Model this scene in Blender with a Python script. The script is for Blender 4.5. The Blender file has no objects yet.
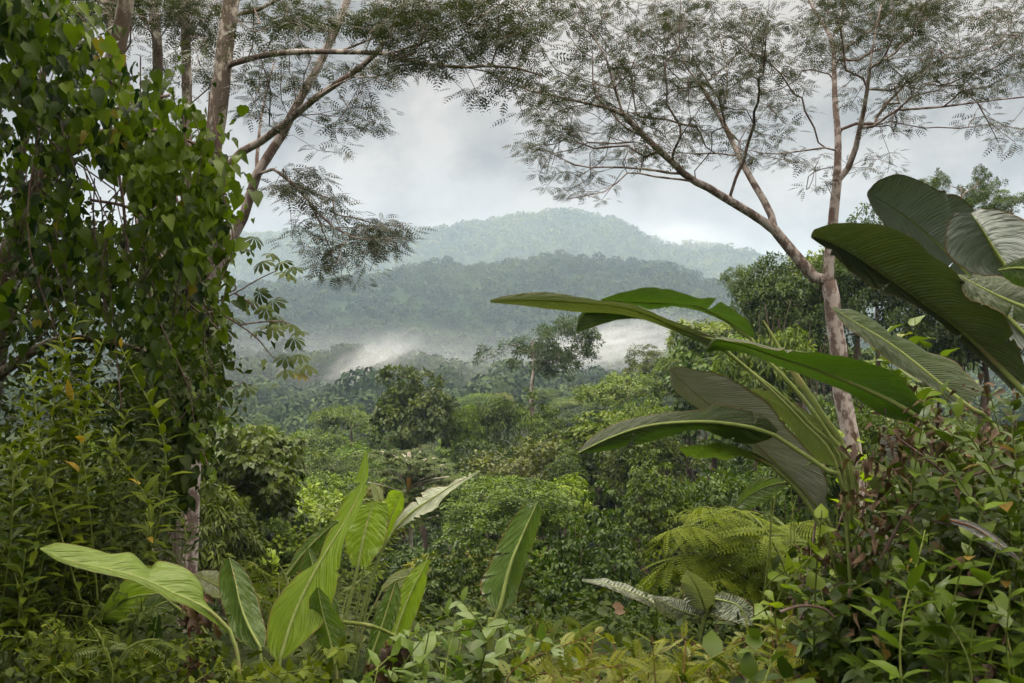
import bpy, math, random
import numpy as np
from mathutils import Vector

sc = bpy.context.scene
COL = sc.collection
RNG = np.random.default_rng(7)
F = 1024 * 32 / 36.0
CX, CY = 512.0, 341.5
UP = np.array([0, 0, 1.0])


def P(px, py, Y):
    """a point seen at pixel px, py standing Y metres in front of the camera"""
    return np.array([(px - CX) / F * Y, Y, (CY - py) / F * Y])


def PP(L, Y=None):
    return np.array([P(*(p if len(p) == 3 else (p[0], p[1], Y))) for p in L])


def nrm(a):
    return a / np.maximum(np.linalg.norm(a, axis=-1, keepdims=True), 1e-9)


# ------------------------------------------------------------------ noise
def _hash(ix, iy, seed):
    h = (ix.astype(np.int64) * 374761393 + iy.astype(np.int64) * 668265263 + seed * 982451653) & 0x7fffffff
    h = ((h ^ (h >> 13)) * 1274126177) & 0x7fffffff
    return ((h ^ (h >> 16)) & 0xffff) / 65535.0


def vnoise(x, y, seed=0):
    ix, iy = np.floor(x), np.floor(y)
    fx, fy = x - ix, y - iy
    fx = fx * fx * (3 - 2 * fx)
    fy = fy * fy * (3 - 2 * fy)
    a, b = _hash(ix, iy, seed), _hash(ix + 1, iy, seed)
    c, d = _hash(ix, iy + 1, seed), _hash(ix + 1, iy + 1, seed)
    return (a * (1 - fx) + b * fx) * (1 - fy) + (c * (1 - fx) + d * fx) * fy


def fbm(x, y, seed=0, o=4):
    s = 0
    a = 0.5
    for k in range(o):
        s = s + a * (vnoise(x * 2 ** k, y * 2 ** k, seed + k) - 0.5)
        a *= 0.5
    return s * 2


def sstep(t):
    t = np.clip(t, 0, 1)
    return t * t * (3 - 2 * t)


# ------------------------------------------------------------------ terrain
GY = [0, 4, 6, 9, 13, 20, 30, 50, 100, 200, 400, 700, 1000, 2000, 9000]
GZ = [-1.62, -1.65, -1.9, -3.0, -5.5, -10, -14.5, -18.5, -21, -24.5, -30, -36, -40, -40, -40]
MIDX = [-900, 0, 120, 200, 256, 330, 370, 438, 494, 540, 562, 597, 653, 687, 732, 766, 830, 1000, 2000]
MIDY = [345, 322, 312, 304, 293, 286, 279, 270, 267, 259, 257, 263, 267, 278, 294, 308, 322, 335, 345]
BAKX = [-900, 0, 150, 257, 313, 380, 415, 472, 517, 545, 574, 602, 630, 653, 687, 710, 744, 772, 850, 1000, 2000]
BAKY = [262, 240, 236, 233, 231, 231, 229, 224, 217, 211.5, 215, 221, 237, 248, 247, 246, 254, 261, 275, 285, 300]
YM, YB = 1300.0, 2500.0


def height(x, y):
    x = np.asarray(x, float)
    y = np.asarray(y, float)
    z = np.interp(y, GY, GZ)
    # bank on the right, and a little one on the left
    z = z + 9.5 * sstep((x - 5) / 13) * sstep((y - 16) / 18) * (1 - sstep((y - 70) / 120))
    z = z + 5.0 * sstep((-x - 4) / 7) * sstep((y - 8) / 6) * (1 - sstep((y - 24) / 30))
    ang = x / np.maximum(y, 1) * F + CX
    z = z - 6 * np.exp(-((ang - 290) / 110) ** 2) * sstep((y - 70) / 80) * (1 - sstep((y - 500) / 200))
    z = z + 23 * np.exp(-((ang - 290) / 150) ** 2 - ((y - 480) / 110) ** 2) + 13 * np.exp(-((ang - 640) / 90) ** 2 - ((y - 500) / 90) ** 2)
    z = z + 1.2 * fbm(x / 14, y / 14, 3) * sstep((y - 8) / 20)
    z = z + 9 * fbm(x / 120, y / 120, 5) * sstep((y - 120) / 300)
    # middle ridge
    px = x / YM * F + CX
    zc = (CY - np.interp(px, MIDX, MIDY)) / F * YM - 9
    s = np.where(y < YM, sstep((y - 600) / (YM - 600)), 1 - sstep((y - YM) / 420))
    spur = fbm(x / 330 + 0.25 * fbm(x / 150, y / 150, 31), y / 700, 21)
    z = z + (zc + 40) * s + 95 * spur * s * (1 - s) * 1.6 + 10 * fbm(x / 60, y / 60, 9) * s
    # mountain behind
    px = x / YB * F + CX
    zc = (CY - np.interp(px - 7, BAKX, BAKY)) / F * YB - 15
    s = np.where(y < YB, sstep((y - 1680) / (YB - 1680)) ** 1.15, 1 - sstep((y - YB) / 1000))
    spur = fbm(x / 440 + 0.4 * fbm(x / 210, y / 210, 41), y / 1100, 22)
    z = z + (zc + 40) * s + 240 * spur * s * (1 - s) * 1.7 + 18 * fbm(x / 95, y / 95, 12) * s
    return z


# ------------------------------------------------------------------ mesh builder
class MB:
    def __init__(self):
        self.v, self.f, self.t, self.uv, self.n = [], [], [], [], 0

    def add(self, V, Fs, tint=0.5, uv=None):
        V = np.asarray(V, float).reshape(-1, 3)
        self.v.append(V)
        for f in (Fs if isinstance(Fs, list) else [Fs]):
            if len(f):
                self.f.append(np.asarray(f, int) + self.n)
        t = np.asarray(tint, float)
        self.t.append(np.broadcast_to(t, (len(V),)) if t.ndim == 0 else t)
        self.uv.append(np.zeros((len(V), 3)) if uv is None else np.asarray(uv, float))
        self.n += len(V)

    def mesh(self, name, mat, smooth=False, off=None):
        V = np.concatenate(self.v)
        if off is not None:
            V = V - np.asarray(off)
        me = bpy.data.meshes.new(name)
        loops = np.concatenate([f.ravel() for f in self.f])
        tot = np.concatenate([np.full(len(f), f.shape[1]) for f in self.f])
        st = np.concatenate([[0], np.cumsum(tot)[:-1]])
        me.vertices.add(len(V))
        me.vertices.foreach_set('co', V.ravel())
        me.loops.add(len(loops))
        me.loops.foreach_set('vertex_index', loops.astype(np.int32))
        me.polygons.add(len(tot))
        me.polygons.foreach_set('loop_start', st.astype(np.int32))
        me.polygons.foreach_set('loop_total', tot.astype(np.int32))
        if smooth:
            me.polygons.foreach_set('use_smooth', np.ones(len(tot), bool))
        a = me.attributes.new('tint', 'FLOAT', 'POINT')
        a.data.foreach_set('value', np.concatenate(self.t).astype(np.float32))
        a = me.attributes.new('luv', 'FLOAT_VECTOR', 'POINT')
        a.data.foreach_set('vector', np.concatenate(self.uv).astype(np.float32).ravel())
        me.update(calc_edges=True)
        me.validate()
        if mat:
            me.materials.append(mat)
        return me

    def build(self, name, mat, parent=None, smooth=False, off=None):
        if parent is not None and off is None:
            off = np.array(parent.get('_o', (0, 0, 0)))
        return link(name, self.mesh(name, mat, smooth, off), parent)


def link(name, me, parent=None):
    o = bpy.data.objects.new(name, me)
    COL.objects.link(o)
    if parent is not None:
        o.parent = parent
    return o


def tag(o, label=None, cat=None, group=None, kind=None):
    if label: o['label'] = label
    if cat: o['category'] = cat
    if group: o['group'] = group
    if kind: o['kind'] = kind
    return o


def thing(name, label, cat, loc=(0, 0, 0), group=None):
    o = bpy.data.objects.new(name, None)
    COL.objects.link(o)
    o.location = tuple(float(c) for c in loc)
    o['_o'] = [float(c) for c in loc]
    o.empty_display_size = 0.2
    return tag(o, label, cat, group)


# ------------------------------------------------------------------ materials
def new_mat(name):
    m = bpy.data.materials.new(name)
    m.use_nodes = True
    nt = m.node_tree
    nt.nodes.clear()
    return m, nt, nt.nodes.new('ShaderNodeOutputMaterial')


def N(nt, typ, **kw):
    n = nt.nodes.new(typ)
    for k, v in kw.items():
        if k.startswith('i_'):
            key = k[2:]
            n.inputs[int(key) if key.isdigit() else key.replace('_', ' ')].default_value = v
        else:
            setattr(n, k, v)
    return n


def rgb(c):
    return (c[0], c[1], c[2], 1)


def mixc(nt, fac, a, b, mode='MIX'):
    n = nt.nodes.new('ShaderNodeMix')
    n.data_type = 'RGBA'
    n.blend_type = mode
    for sock, v in ((n.inputs[0], fac), (n.inputs[6], a), (n.inputs[7], b)):
        if hasattr(v, 'is_output'):
            nt.links.new(v, sock)
        else:
            sock.default_value = v if isinstance(v, (int, float)) else rgb(v)
    return n.outputs[2]


def math_n(nt, op, a, b=None, c=None):
    n = nt.nodes.new('ShaderNodeMath')
    n.operation = op
    for k, v in enumerate((a, b, c)):
        if v is None: continue
        if hasattr(v, 'is_output'):
            nt.links.new(v, n.inputs[k])
        else:
            n.inputs[k].default_value = v
    return n.outputs[0]


def attr(nt, name):
    return nt.nodes.new('ShaderNodeAttribute') if not name else N(nt, 'ShaderNodeAttribute', attribute_name=name)


def leaf_mat(name, c0, c1, rough=0.45, transl=0.3, obj_color=False, spec=0.4, old=None):
    m, nt, out = new_mat(name)
    t = attr(nt, 'tint').outputs['Fac']
    col = mixc(nt, t, c0, c1)
    if old is not None:
        # a few yellowing leaves: those with the highest tint
        r = N(nt, 'ShaderNodeMapRange', i_1=0.975, i_2=0.99)
        nt.links.new(t, r.inputs[0])
        col = mixc(nt, r.outputs[0], col, old)
    if obj_color:
        oi = nt.nodes.new('ShaderNodeObjectInfo')
        col = mixc(nt, 1.0, col, oi.outputs['Color'], 'MULTIPLY')
    p = N(nt, 'ShaderNodeBsdfPrincipled')
    p.inputs['Roughness'].default_value = rough
    p.inputs['Specular IOR Level'].default_value = spec
    nt.links.new(col, p.inputs['Base Color'])
    if transl > 0:
        tr = nt.nodes.new('ShaderNodeBsdfTranslucent')
        nt.links.new(mixc(nt, 1.0, col, (1.5, 1.6, 0.55), 'MULTIPLY'), tr.inputs['Color'])
        mx = N(nt, 'ShaderNodeMixShader', i_0=transl)
        nt.links.new(p.outputs[0], mx.inputs[1])
        nt.links.new(tr.outputs[0], mx.inputs[2])
        nt.links.new(mx.outputs[0], out.inputs[0])
    else:
        nt.links.new(p.outputs[0], out.inputs[0])
    return m


def bark_mat(name, dark, light, patch, scale=4.0, amount=0.5, band=0.0):
    m, nt, out = new_mat(name)
    tc = nt.nodes.new('ShaderNodeTexCoord')
    mp = N(nt, 'ShaderNodeMapping')
    mp.inputs['Scale'].default_value = (scale, scale, scale * 0.6)
    nt.links.new(tc.outputs['Object'], mp.inputs[0])
    n1 = N(nt, 'ShaderNodeTexNoise', i_Scale=1.0, i_Detail=6.0, i_Roughness=0.65)
    nt.links.new(mp.outputs[0], n1.inputs['Vector'])
    n2 = N(nt, 'ShaderNodeTexNoise', i_Scale=3.1, i_Detail=5.0, i_Roughness=0.7)
    nt.links.new(mp.outputs[0], n2.inputs['Vector'])
    col = mixc(nt, n2.outputs[0], dark, light)
    r = N(nt, 'ShaderNodeMapRange', i_1=0.62 - amount * 0.3, i_2=0.66 - amount * 0.3 + 0.05)
    nt.links.new(n1.outputs[0], r.inputs[0])
    col = mixc(nt, r.outputs[0], col, patch)
    v = N(nt, 'ShaderNodeTexVoronoi', i_Scale=5.0)
    nt.links.new(mp.outputs[0], v.inputs['Vector'])
    r2 = N(nt, 'ShaderNodeMapRange', i_1=0.16, i_2=0.10)
    nt.links.new(v.outputs[0], r2.inputs[0])
    col = mixc(nt, r2.outputs[0], col, (patch[0] * 1.25, patch[1] * 1.25, patch[2] * 1.2))
    p = N(nt, 'ShaderNodeBsdfPrincipled')
    p.inputs['Roughness'].default_value = 0.85
    p.inputs['Specular IOR Level'].default_value = 0.2
    nt.links.new(col, p.inputs['Base Color'])
    b = N(nt, 'ShaderNodeBump', i_Strength=0.6, i_Distance=0.02)
    nt.links.new(n2.outputs[0], b.inputs['Height'])
    nt.links.new(b.outputs[0], p.inputs['Normal'])
    nt.links.new(p.outputs[0], out.inputs[0])
    return m


def blade_mat(name, top, under, freq=70.0, slant=0.25, rough=0.35, transl=0.25, stain=(0.16, 0.10, 0.04), stain_amt=0.35, pleat=0.5, line_amt=.4):
    """a big banana-like blade: luv.x runs along it, luv.y across it (-1 edge, 0 midrib, 1 edge)"""
    m, nt, out = new_mat(name)
    a = attr(nt, 'luv')
    sp = nt.nodes.new('ShaderNodeSeparateXYZ')
    nt.links.new(a.outputs['Vector'], sp.inputs[0])
    u, v = sp.outputs[0], sp.outputs[1]
    av = math_n(nt, 'ABSOLUTE', v)
    nz = N(nt, 'ShaderNodeTexNoise', i_Scale=3.0, i_Detail=3.0)
    nt.links.new(a.outputs['Vector'], nz.inputs['Vector'])
    ph = math_n(nt, 'MULTIPLY_ADD', av, -slant, u)
    ph = math_n(nt, 'MULTIPLY_ADD', nz.outputs[0], 0.012, ph)
    s1 = math_n(nt, 'SINE', math_n(nt, 'MULTIPLY', ph, freq * 6.283))
    s2 = math_n(nt, 'SINE', math_n(nt, 'MULTIPLY', ph, freq * 6.283 * 0.27))
    hgt = math_n(nt, 'MULTIPLY_ADD', s2, 0.5, s1)
    tc = nt.nodes.new('ShaderNodeTexCoord')
    n2 = N(nt, 'ShaderNodeTexNoise', i_Scale=9.0, i_Detail=5.0, i_Roughness=0.6)
    nt.links.new(tc.outputs['Object'], n2.inputs['Vector'])
    dk = (top[0] * 0.62, top[1] * 0.68, top[2] * 0.7)
    lt = (top[0] * 1.35, top[1] * 1.25, top[2] * 1.2)
    ct = mixc(nt, n2.outputs[0], dk, lt)
    line = N(nt, 'ShaderNodeMapRange', i_1=0.35, i_2=1.3)
    nt.links.new(hgt, line.inputs[0])
    ct = mixc(nt, math_n(nt, 'MULTIPLY', line.outputs[0], line_amt), ct, (top[0] * 1.5, top[1] * 1.5, top[2] * 1.4))
    cu = mixc(nt, n2.outputs[0], (under[0] * 0.75, under[1] * 0.75, under[2] * 0.75), (under[0] * 1.2, under[1] * 1.2, under[2] * 1.2))
    cu = mixc(nt, math_n(nt, 'MULTIPLY', line.outputs[0], 0.3), cu, (under[0] * 0.55, under[1] * 0.58, under[2] * 0.5))
    ge = nt.nodes.new('ShaderNodeNewGeometry')
    col = mixc(nt, ge.outputs['Backfacing'], ct, cu)
    # brown, dried margin and a few scorched streaks that follow the veins
    st = N(nt, 'ShaderNodeTexNoise', i_Scale=1.0, i_Detail=4.0, i_Roughness=0.6)
    cb = nt.nodes.new('ShaderNodeCombineXYZ')
    nt.links.new(math_n(nt, 'MULTIPLY', ph, 26.0), cb.inputs[0])
    nt.links.new(math_n(nt, 'MULTIPLY', v, 1.4), cb.inputs[1])
    nt.links.new(cb.outputs[0], st.inputs['Vector'])
    r = N(nt, 'ShaderNodeMapRange', i_1=0.665, i_2=0.72)
    nt.links.new(st.outputs[0], r.inputs[0])
    col = mixc(nt, math_n(nt, 'MULTIPLY', r.outputs[0], stain_amt), col, stain)
    eg = N(nt, 'ShaderNodeMapRange', i_1=0.94, i_2=0.98)
    nt.links.new(math_n(nt, 'MULTIPLY_ADD', n2.outputs[0], 0.06, math_n(nt, 'SUBTRACT', av, 0.03)), eg.inputs[0])
    col = mixc(nt, math_n(nt, 'MULTIPLY', eg.outputs[0], 0.95), col, stain)
    # pale spots
    vo = N(nt, 'ShaderNodeTexVoronoi', i_Scale=24.0)
    nt.links.new(tc.outputs['Object'], vo.inputs['Vector'])
    r3 = N(nt, 'ShaderNodeMapRange', i_1=0.09, i_2=0.05)
    nt.links.new(vo.outputs[0], r3.inputs[0])
    col = mixc(nt, math_n(nt, 'MULTIPLY', r3.outputs[0], 0.35), col, (0.3, 0.3, 0.16))
    p = N(nt, 'ShaderNodeBsdfPrincipled')
    rr = mixc(nt, n2.outputs[0], (rough - .08,) * 3, (rough + .16,) * 3)
    nt.links.new(rr, p.inputs['Roughness'])
    p.inputs['Specular IOR Level'].default_value = 0.38
    nt.links.new(col, p.inputs['Base Color'])
    b = N(nt, 'ShaderNodeBump', i_Strength=pleat, i_Distance=0.006)
    nt.links.new(hgt, b.inputs['Height'])
    n5 = N(nt, 'ShaderNodeTexNoise', i_Scale=1.0, i_Detail=2.0)
    cb2 = nt.nodes.new('ShaderNodeCombineXYZ')
    nt.links.new(math_n(nt, 'MULTIPLY', ph, 15.0), cb2.inputs[0])
    nt.links.new(math_n(nt, 'MULTIPLY', v, 2.0), cb2.inputs[1])
    nt.links.new(cb2.outputs[0], n5.inputs['Vector'])
    b2 = N(nt, 'ShaderNodeBump', i_Strength=0.8, i_Distance=0.03)
    nt.links.new(n5.outputs[0], b2.inputs['Height'])
    nt.links.new(b.outputs[0], b2.inputs['Normal'])
    nt.links.new(b2.outputs[0], p.inputs['Normal'])
    tr = nt.nodes.new('ShaderNodeBsdfTranslucent')
    nt.links.new(mixc(nt, 1.0, ct, (1.7, 1.8, 0.5), 'MULTIPLY'), tr.inputs['Color'])
    mx = N(nt, 'ShaderNodeMixShader', i_0=transl)
    nt.links.new(p.outputs[0], mx.inputs[1])
    nt.links.new(tr.outputs[0], mx.inputs[2])
    nt.links.new(mx.outputs[0], out.inputs[0])
    return m


def ground_mat(name, ca, cb_, scale):
    m, nt, out = new_mat(name)
    tc = nt.nodes.new('ShaderNodeTexCoord')
    n = N(nt, 'ShaderNodeTexNoise', i_Scale=scale, i_Detail=8.0, i_Roughness=0.7)
    nt.links.new(tc.outputs['Object'], n.inputs['Vector'])
    r = N(nt, 'ShaderNodeMapRange', i_1=0.35, i_2=0.65)
    nt.links.new(n.outputs[0], r.inputs[0])
    p = N(nt, 'ShaderNodeBsdfPrincipled')
    p.inputs['Roughness'].default_value = 0.95
    p.inputs['Specular IOR Level'].default_value = 0.1
    nt.links.new(mixc(nt, r.outputs[0], ca, cb_), p.inputs['Base Color'])
    b = N(nt, 'ShaderNodeBump', i_Strength=0.7, i_Distance=0.2 / scale)
    nt.links.new(n.outputs[0], b.inputs['Height'])
    nt.links.new(b.outputs[0], p.inputs['Normal'])
    nt.links.new(p.outputs[0], out.inputs[0])
    return m


M = {}
M['soil'] = ground_mat('leaf_litter_soil', (0.016, 0.020, 0.006), (0.028, 0.045, 0.010), 1.3)
M['hill'] = ground_mat('forest_floor_green', (0.012, 0.030, 0.010), (0.035, 0.058, 0.018), 0.02)
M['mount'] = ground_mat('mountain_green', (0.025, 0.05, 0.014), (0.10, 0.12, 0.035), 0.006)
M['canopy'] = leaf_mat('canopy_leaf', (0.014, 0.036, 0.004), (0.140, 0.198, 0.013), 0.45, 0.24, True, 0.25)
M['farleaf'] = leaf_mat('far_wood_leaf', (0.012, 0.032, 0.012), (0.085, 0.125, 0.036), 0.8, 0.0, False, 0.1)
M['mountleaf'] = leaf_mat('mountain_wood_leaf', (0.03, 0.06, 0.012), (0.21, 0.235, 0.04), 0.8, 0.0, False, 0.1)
M['feather'] = leaf_mat('feathery_leaf', (0.018, 0.027, 0.010), (0.055, 0.068, 0.024), 0.55, 0.18)
M['vine'] = leaf_mat('heart_vine_leaf', (0.006, 0.020, 0.002), (0.110, 0.170, 0.008), 0.42, 0.32, False, 0.16, old=(0.15, 0.13, 0.02))
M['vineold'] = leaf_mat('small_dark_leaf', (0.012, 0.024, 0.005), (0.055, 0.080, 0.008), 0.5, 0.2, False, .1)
M['shrub'] = leaf_mat('shrub_leaf', (0.018, 0.038, 0.004), (0.130, 0.170, 0.008), 0.48, 0.3, False, .12, old=(0.28, 0.2, 0.03))
M['bush'] = leaf_mat('bush_leaf', (0.012, 0.034, 0.005), (0.105, 0.165, 0.014), 0.38, 0.25, False, 0.28, old=(0.22, 0.15, 0.03))
M['weed'] = leaf_mat('weed_leaf', (0.080, 0.110, 0.010), (0.230, 0.250, 0.022), 0.5, 0.35, old=(0.30, 0.14, 0.03))
M['pale'] = leaf_mat('pale_weed_leaf', (0.045, 0.095, 0.014), (0.150, 0.225, 0.035), 0.38, 0.3)
M['lime'] = leaf_mat('lime_leaf', (0.13, 0.22, 0.012), (0.28, 0.38, 0.03), 0.4, 0.4)
M['fern'] = leaf_mat('fern_leaf', (0.036, 0.072, 0.004), (0.165, 0.205, 0.010), 0.55, 0.35, False, .15)
M['fernd'] = leaf_mat('fern_leaf_dark', (0.045, 0.080, 0.012), (0.130, 0.170, 0.024), 0.5, 0.3)
M['palmate'] = leaf_mat('palmate_leaf', (0.020, 0.042, 0.008), (0.070, 0.095, 0.016), 0.6, 0.15, False, .15, old=(0.2, 0.17, 0.03))
M['dead'] = leaf_mat('dead_leaf', (0.040, 0.026, 0.014), (0.150, 0.095, 0.050), 0.75, 0.1)
M['bark'] = bark_mat('pinkish_lichen_bark', (0.075, 0.052, 0.042), (0.20, 0.150, 0.128), (0.38, 0.34, 0.31), 5.0, 0.55)
M['bark_l'] = bark_mat('mottled_brown_bark', (0.055, 0.043, 0.034), (0.17, 0.14, 0.115), (0.42, 0.38, 0.33), 5.0, 0.42)
M['bark_d'] = bark_mat('dark_bark', (0.040, 0.028, 0.020), (0.12, 0.09, 0.065), (0.22, 0.2, 0.16), 5.0, 0.3)
M['bark_p'] = bark_mat('pale_grey_bark', (0.20, 0.17, 0.13), (0.36, 0.33, 0.27), (0.46, 0.44, 0.38), 1.0, 0.5)
M['twig'] = bark_mat('twig_bark', (0.055, 0.038, 0.030), (0.16, 0.11, 0.09), (0.2, 0.16, 0.14), 9.0, 0.3)
M['stem'] = bark_mat('green_stem', (0.070, 0.100, 0.018), (0.16, 0.20, 0.04), (0.20, 0.22, 0.08), 8.0, 0.2)
M['petiole'] = bark_mat('pale_green_petiole', (0.14, 0.19, 0.05), (0.26, 0.32, 0.10), (0.26, 0.22, 0.10), 6.0, 0.15)
M['stemred'] = bark_mat('reddish_stem', (0.09, 0.035, 0.018), (0.20, 0.09, 0.04), (0.2, 0.14, 0.06), 8.0, 0.3)
M['blade'] = blade_mat('dark_pleated_blade', (0.055, 0.080, 0.040), (0.180, 0.21, 0.17), 60, 0.22, 0.34, 0.07, stain_amt=.7)
M['blade_g'] = blade_mat('grey_underside_blade', (0.37, 0.39, 0.40), (0.37, 0.39, 0.40), 62, 0.2, 0.45, 0.02, stain=(0.13, 0.075, 0.035), stain_amt=0.25)
M['blade_d'] = blade_mat('deep_green_blade', (0.024, 0.052, 0.010), (0.045, 0.075, 0.016), 60, 0.22, 0.38, 0.32, stain_amt=.6)
M['blade_l'] = blade_mat('light_green_blade', (0.165, 0.26, 0.022), (0.18, 0.265, 0.045), 34, 0.3, 0.30, 0.40, stain_amt=0.15, pleat=0.2, line_amt=.18)
M['blade_m'] = blade_mat('mid_green_blade', (0.070, 0.125, 0.024), (0.11, 0.155, 0.06), 34, 0.3, 0.25, 0.28, stain_amt=0.2, pleat=0.25, line_amt=.2)
M['blade_u'] = blade_mat('smooth_grey_green_blade', (0.25, 0.30, 0.27), (0.25, 0.30, 0.27), 64, 0.22, 0.34, 0.0, stain_amt=.15, pleat=.3)
M['blade_s'] = blade_mat('sheen_green_blade', (0.105, 0.145, 0.060), (0.14, 0.17, 0.09), 52, 0.25, 0.30, 0.12, stain_amt=0.2)
M['blade_w'] = blade_mat('pale_waxy_blade', (0.30, 0.35, 0.24), (0.36, 0.40, 0.30), 40, 0.3, 0.35, 0.2, stain_amt=0.3)
M['fan'] = blade_mat('silvery_fan_blade', (0.16, 0.20, 0.13), (0.20, 0.23, 0.16), 26, 0.1, 0.25, 0.15, stain_amt=0.2, pleat=0.9)


# ------------------------------------------------------------------ leaf templates: length along +X, width along Y, face +Z
def T_diamond(w=0.3, fold=0.08, droop=0.12):
    v = np.array([[0, 0, 0], [.42, w, fold], [1, 0, -droop], [.42, -w, fold]], float)
    return v, [np.array([[0, 2, 1], [0, 3, 2]])]


def T_lance(w=0.16, fold=0.05, droop=0.25):
    v = np.array([[0, 0, 0], [.28, w * .85, fold], [.28, 0, 0.03], [.28, -w * .85, fold], [.62, w * .8, fold - droop * .3],
                  [.62, 0, -droop * .3], [.62, -w * .8, fold - droop * .3], [1, 0, -droop]], float)
    return v, [np.array([[0, 2, 1], [0, 3, 2], [4, 5, 7], [5, 6, 7]]), np.array([[1, 2, 5, 4], [2, 3, 6, 5]])]


def T_heart(w=0.46, fold=0.15, droop=0.30):
    v = np.array([[0, 0, 0], [-.10, w * .42, fold], [.10, w * .95, fold * 1.3], [.40, w * .92, fold], [.72, w * .45, -droop * .35],
                  [1, 0, -droop], [.72, -w * .45, -droop * .35], [.40, -w * .92, fold], [.10, -w * .95, fold * 1.3], [-.10, -w * .42, fold],
                  [.32, 0, -.01], [.68, 0, -droop * .45]], float)
    return v, [np.array([[0, 10, 2], [0, 2, 1], [0, 8, 10], [0, 9, 8], [10, 3, 2], [10, 8, 7], [11, 5, 4], [11, 6, 5]]),
               np.array([[10, 11, 4, 3], [7, 6, 11, 10]])]


def T_pinnate(n=9, w=0.16, ll=0.26, droop=0.25, taper=True, ang=0.45):
    V, Fq = [], []
    for k in range(n):
        t = (k + 0.8) / n
        x0 = t * 0.92
        z0 = -droop * t * t
        L = ll * (math.sin(math.pi * (0.18 + 0.78 * t)) if taper else 1.0)
        for s in (-1, 1):
            b = len(V)
            dx, dy = math.sin(ang), math.cos(ang) * s
            nx, ny = math.cos(ang), -math.sin(ang) * s
            wd = w * L * 0.9
            V += [[x0, 0, z0], [x0 + dx * L * .45 + nx * wd, dy * L * .45 + ny * wd, z0 - .02], [x0 + dx * L, dy * L, z0 - L * .28],
                  [x0 + dx * L * .5 - nx * wd, dy * L * .5 - ny * wd, z0 - .02]]
            Fq.append([b, b + 3, b + 2, b + 1] if s > 0 else [b, b + 1, b + 2, b + 3])
    # rachis: one thin strip
    b = len(V)
    V += [[0, .006, 0], [0, -.006, 0], [.5, -.005, -droop * .25], [.5, .005, -droop * .25], [1, 0, -droop]]
    return np.array(V, float), [np.array(Fq + [[b, b + 1, b + 2, b + 3]]), np.array([[b + 3, b + 2, b + 4]])]


def T_palmate(n=9, w=0.17, droop=0.45):
    V, Fq = [], []
    for k in range(n):
        a = 2 * math.pi * (k + 0.5) / n
        L = 0.95 if abs(math.pi - a) > 0.7 else 0.6
        c, s = math.cos(a), math.sin(a)
        b = len(V)
        for (r, q, z) in ((0.03, 0, 0), (.45, w * .6, -.08), (.74, w, -.26 * droop * 2), (1.0, 0, -droop), (.74, -w, -.26 * droop * 2), (.45, -w * .6, -.08)):
            r *= L
            V.append([c * r - s * q, s * r + c * q, z + (0.05 if q == 0 and 0 < r < .9 else 0)])
        Fq += [[b, b + 1, b + 5], ]
        Fq += [[b + 1, b + 2, b + 4], [b + 1, b + 4, b + 5], [b + 2, b + 3, b + 4]]
    return np.array(V, float), [np.array(Fq)]


TD, TDW, TDN = T_diamond(0.26), T_diamond(0.4, 0.1, 0.2), T_diamond(0.15, .04, .2)
TL, TLW, TH = T_lance(), T_lance(0.26, .05, .22), T_heart()
TPF = T_pinnate(6, 0.20, 0.26, 0.28)        # feathery spray
TPW = T_pinnate(9, 0.30, 0.26, 0.35)         # weed leaf
TPN = T_pinnate(14, 0.20, 0.13, 0.25, True, 0.25)   # fern pinna
TPA = T_palmate(9, 0.20, 0.5)


def inst(mb, T, pos, d, up, s, tint, w=None):
    tv, tf = T
    pos, d, up = (np.asarray(a, float).reshape(-1, 3) for a in (pos, d, up))
    n, k = len(pos), len(tv)
    s = np.broadcast_to(np.asarray(s, float), (n,))
    w = np.ones(n) if w is None else np.broadcast_to(np.asarray(w, float), (n,))
    x = nrm(d)
    z = up - (up * x).sum(1)[:, None] * x
    bad = np.linalg.norm(z, axis=1) < 1e-3
    z[bad] = np.array([0.3, 0.7, 0.1])
    z = nrm(z)
    y = np.cross(z, x)
    V = pos[:, None] + s[:, None, None] * (tv[None, :, 0, None] * x[:, None] + tv[None, :, 1, None] * (y * w[:, None])[:, None] + tv[None, :, 2, None] * z[:, None])
    fs = [(f[None] + (np.arange(n) * k)[:, None, None]).reshape(-1, f.shape[1]) for f in tf]
    mb.add(V.reshape(-1, 3), fs, np.repeat(np.broadcast_to(np.asarray(tint, float), (n,)), k))


def rdir(n, rng=RNG):
    return nrm(rng.normal(size=(n, 3)))


# ------------------------------------------------------------------ curves, tubes and skeletons
def spline(pts, n):
    """Catmull-Rom through pts, n samples evenly spaced by chord"""
    p = np.asarray(pts, float)
    if len(p) == 2:
        t = np.linspace(0, 1, n)[:, None]
        return p[0] * (1 - t) + p[1] * t
    d = np.concatenate([[0], np.cumsum(np.linalg.norm(np.diff(p, axis=0), axis=1) + 1e-9)])
    d /= d[-1]
    pe = np.vstack([2 * p[0] - p[1], p, 2 * p[-1] - p[-2]])
    out = []
    for t in np.linspace(0, 1, n):
        k = min(max(np.searchsorted(d, t, 'right') - 1, 0), len(p) - 2)
        u = (t - d[k]) / max(d[k + 1] - d[k], 1e-9)
        a, b, c, e = pe[k], pe[k + 1], pe[k + 2], pe[k + 3]
        out.append(0.5 * (2 * b + (c - a) * u + (2 * a - 5 * b + 4 * c - e) * u * u + (3 * b - a - 3 * c + e) * u ** 3))
    return np.array(out)


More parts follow.
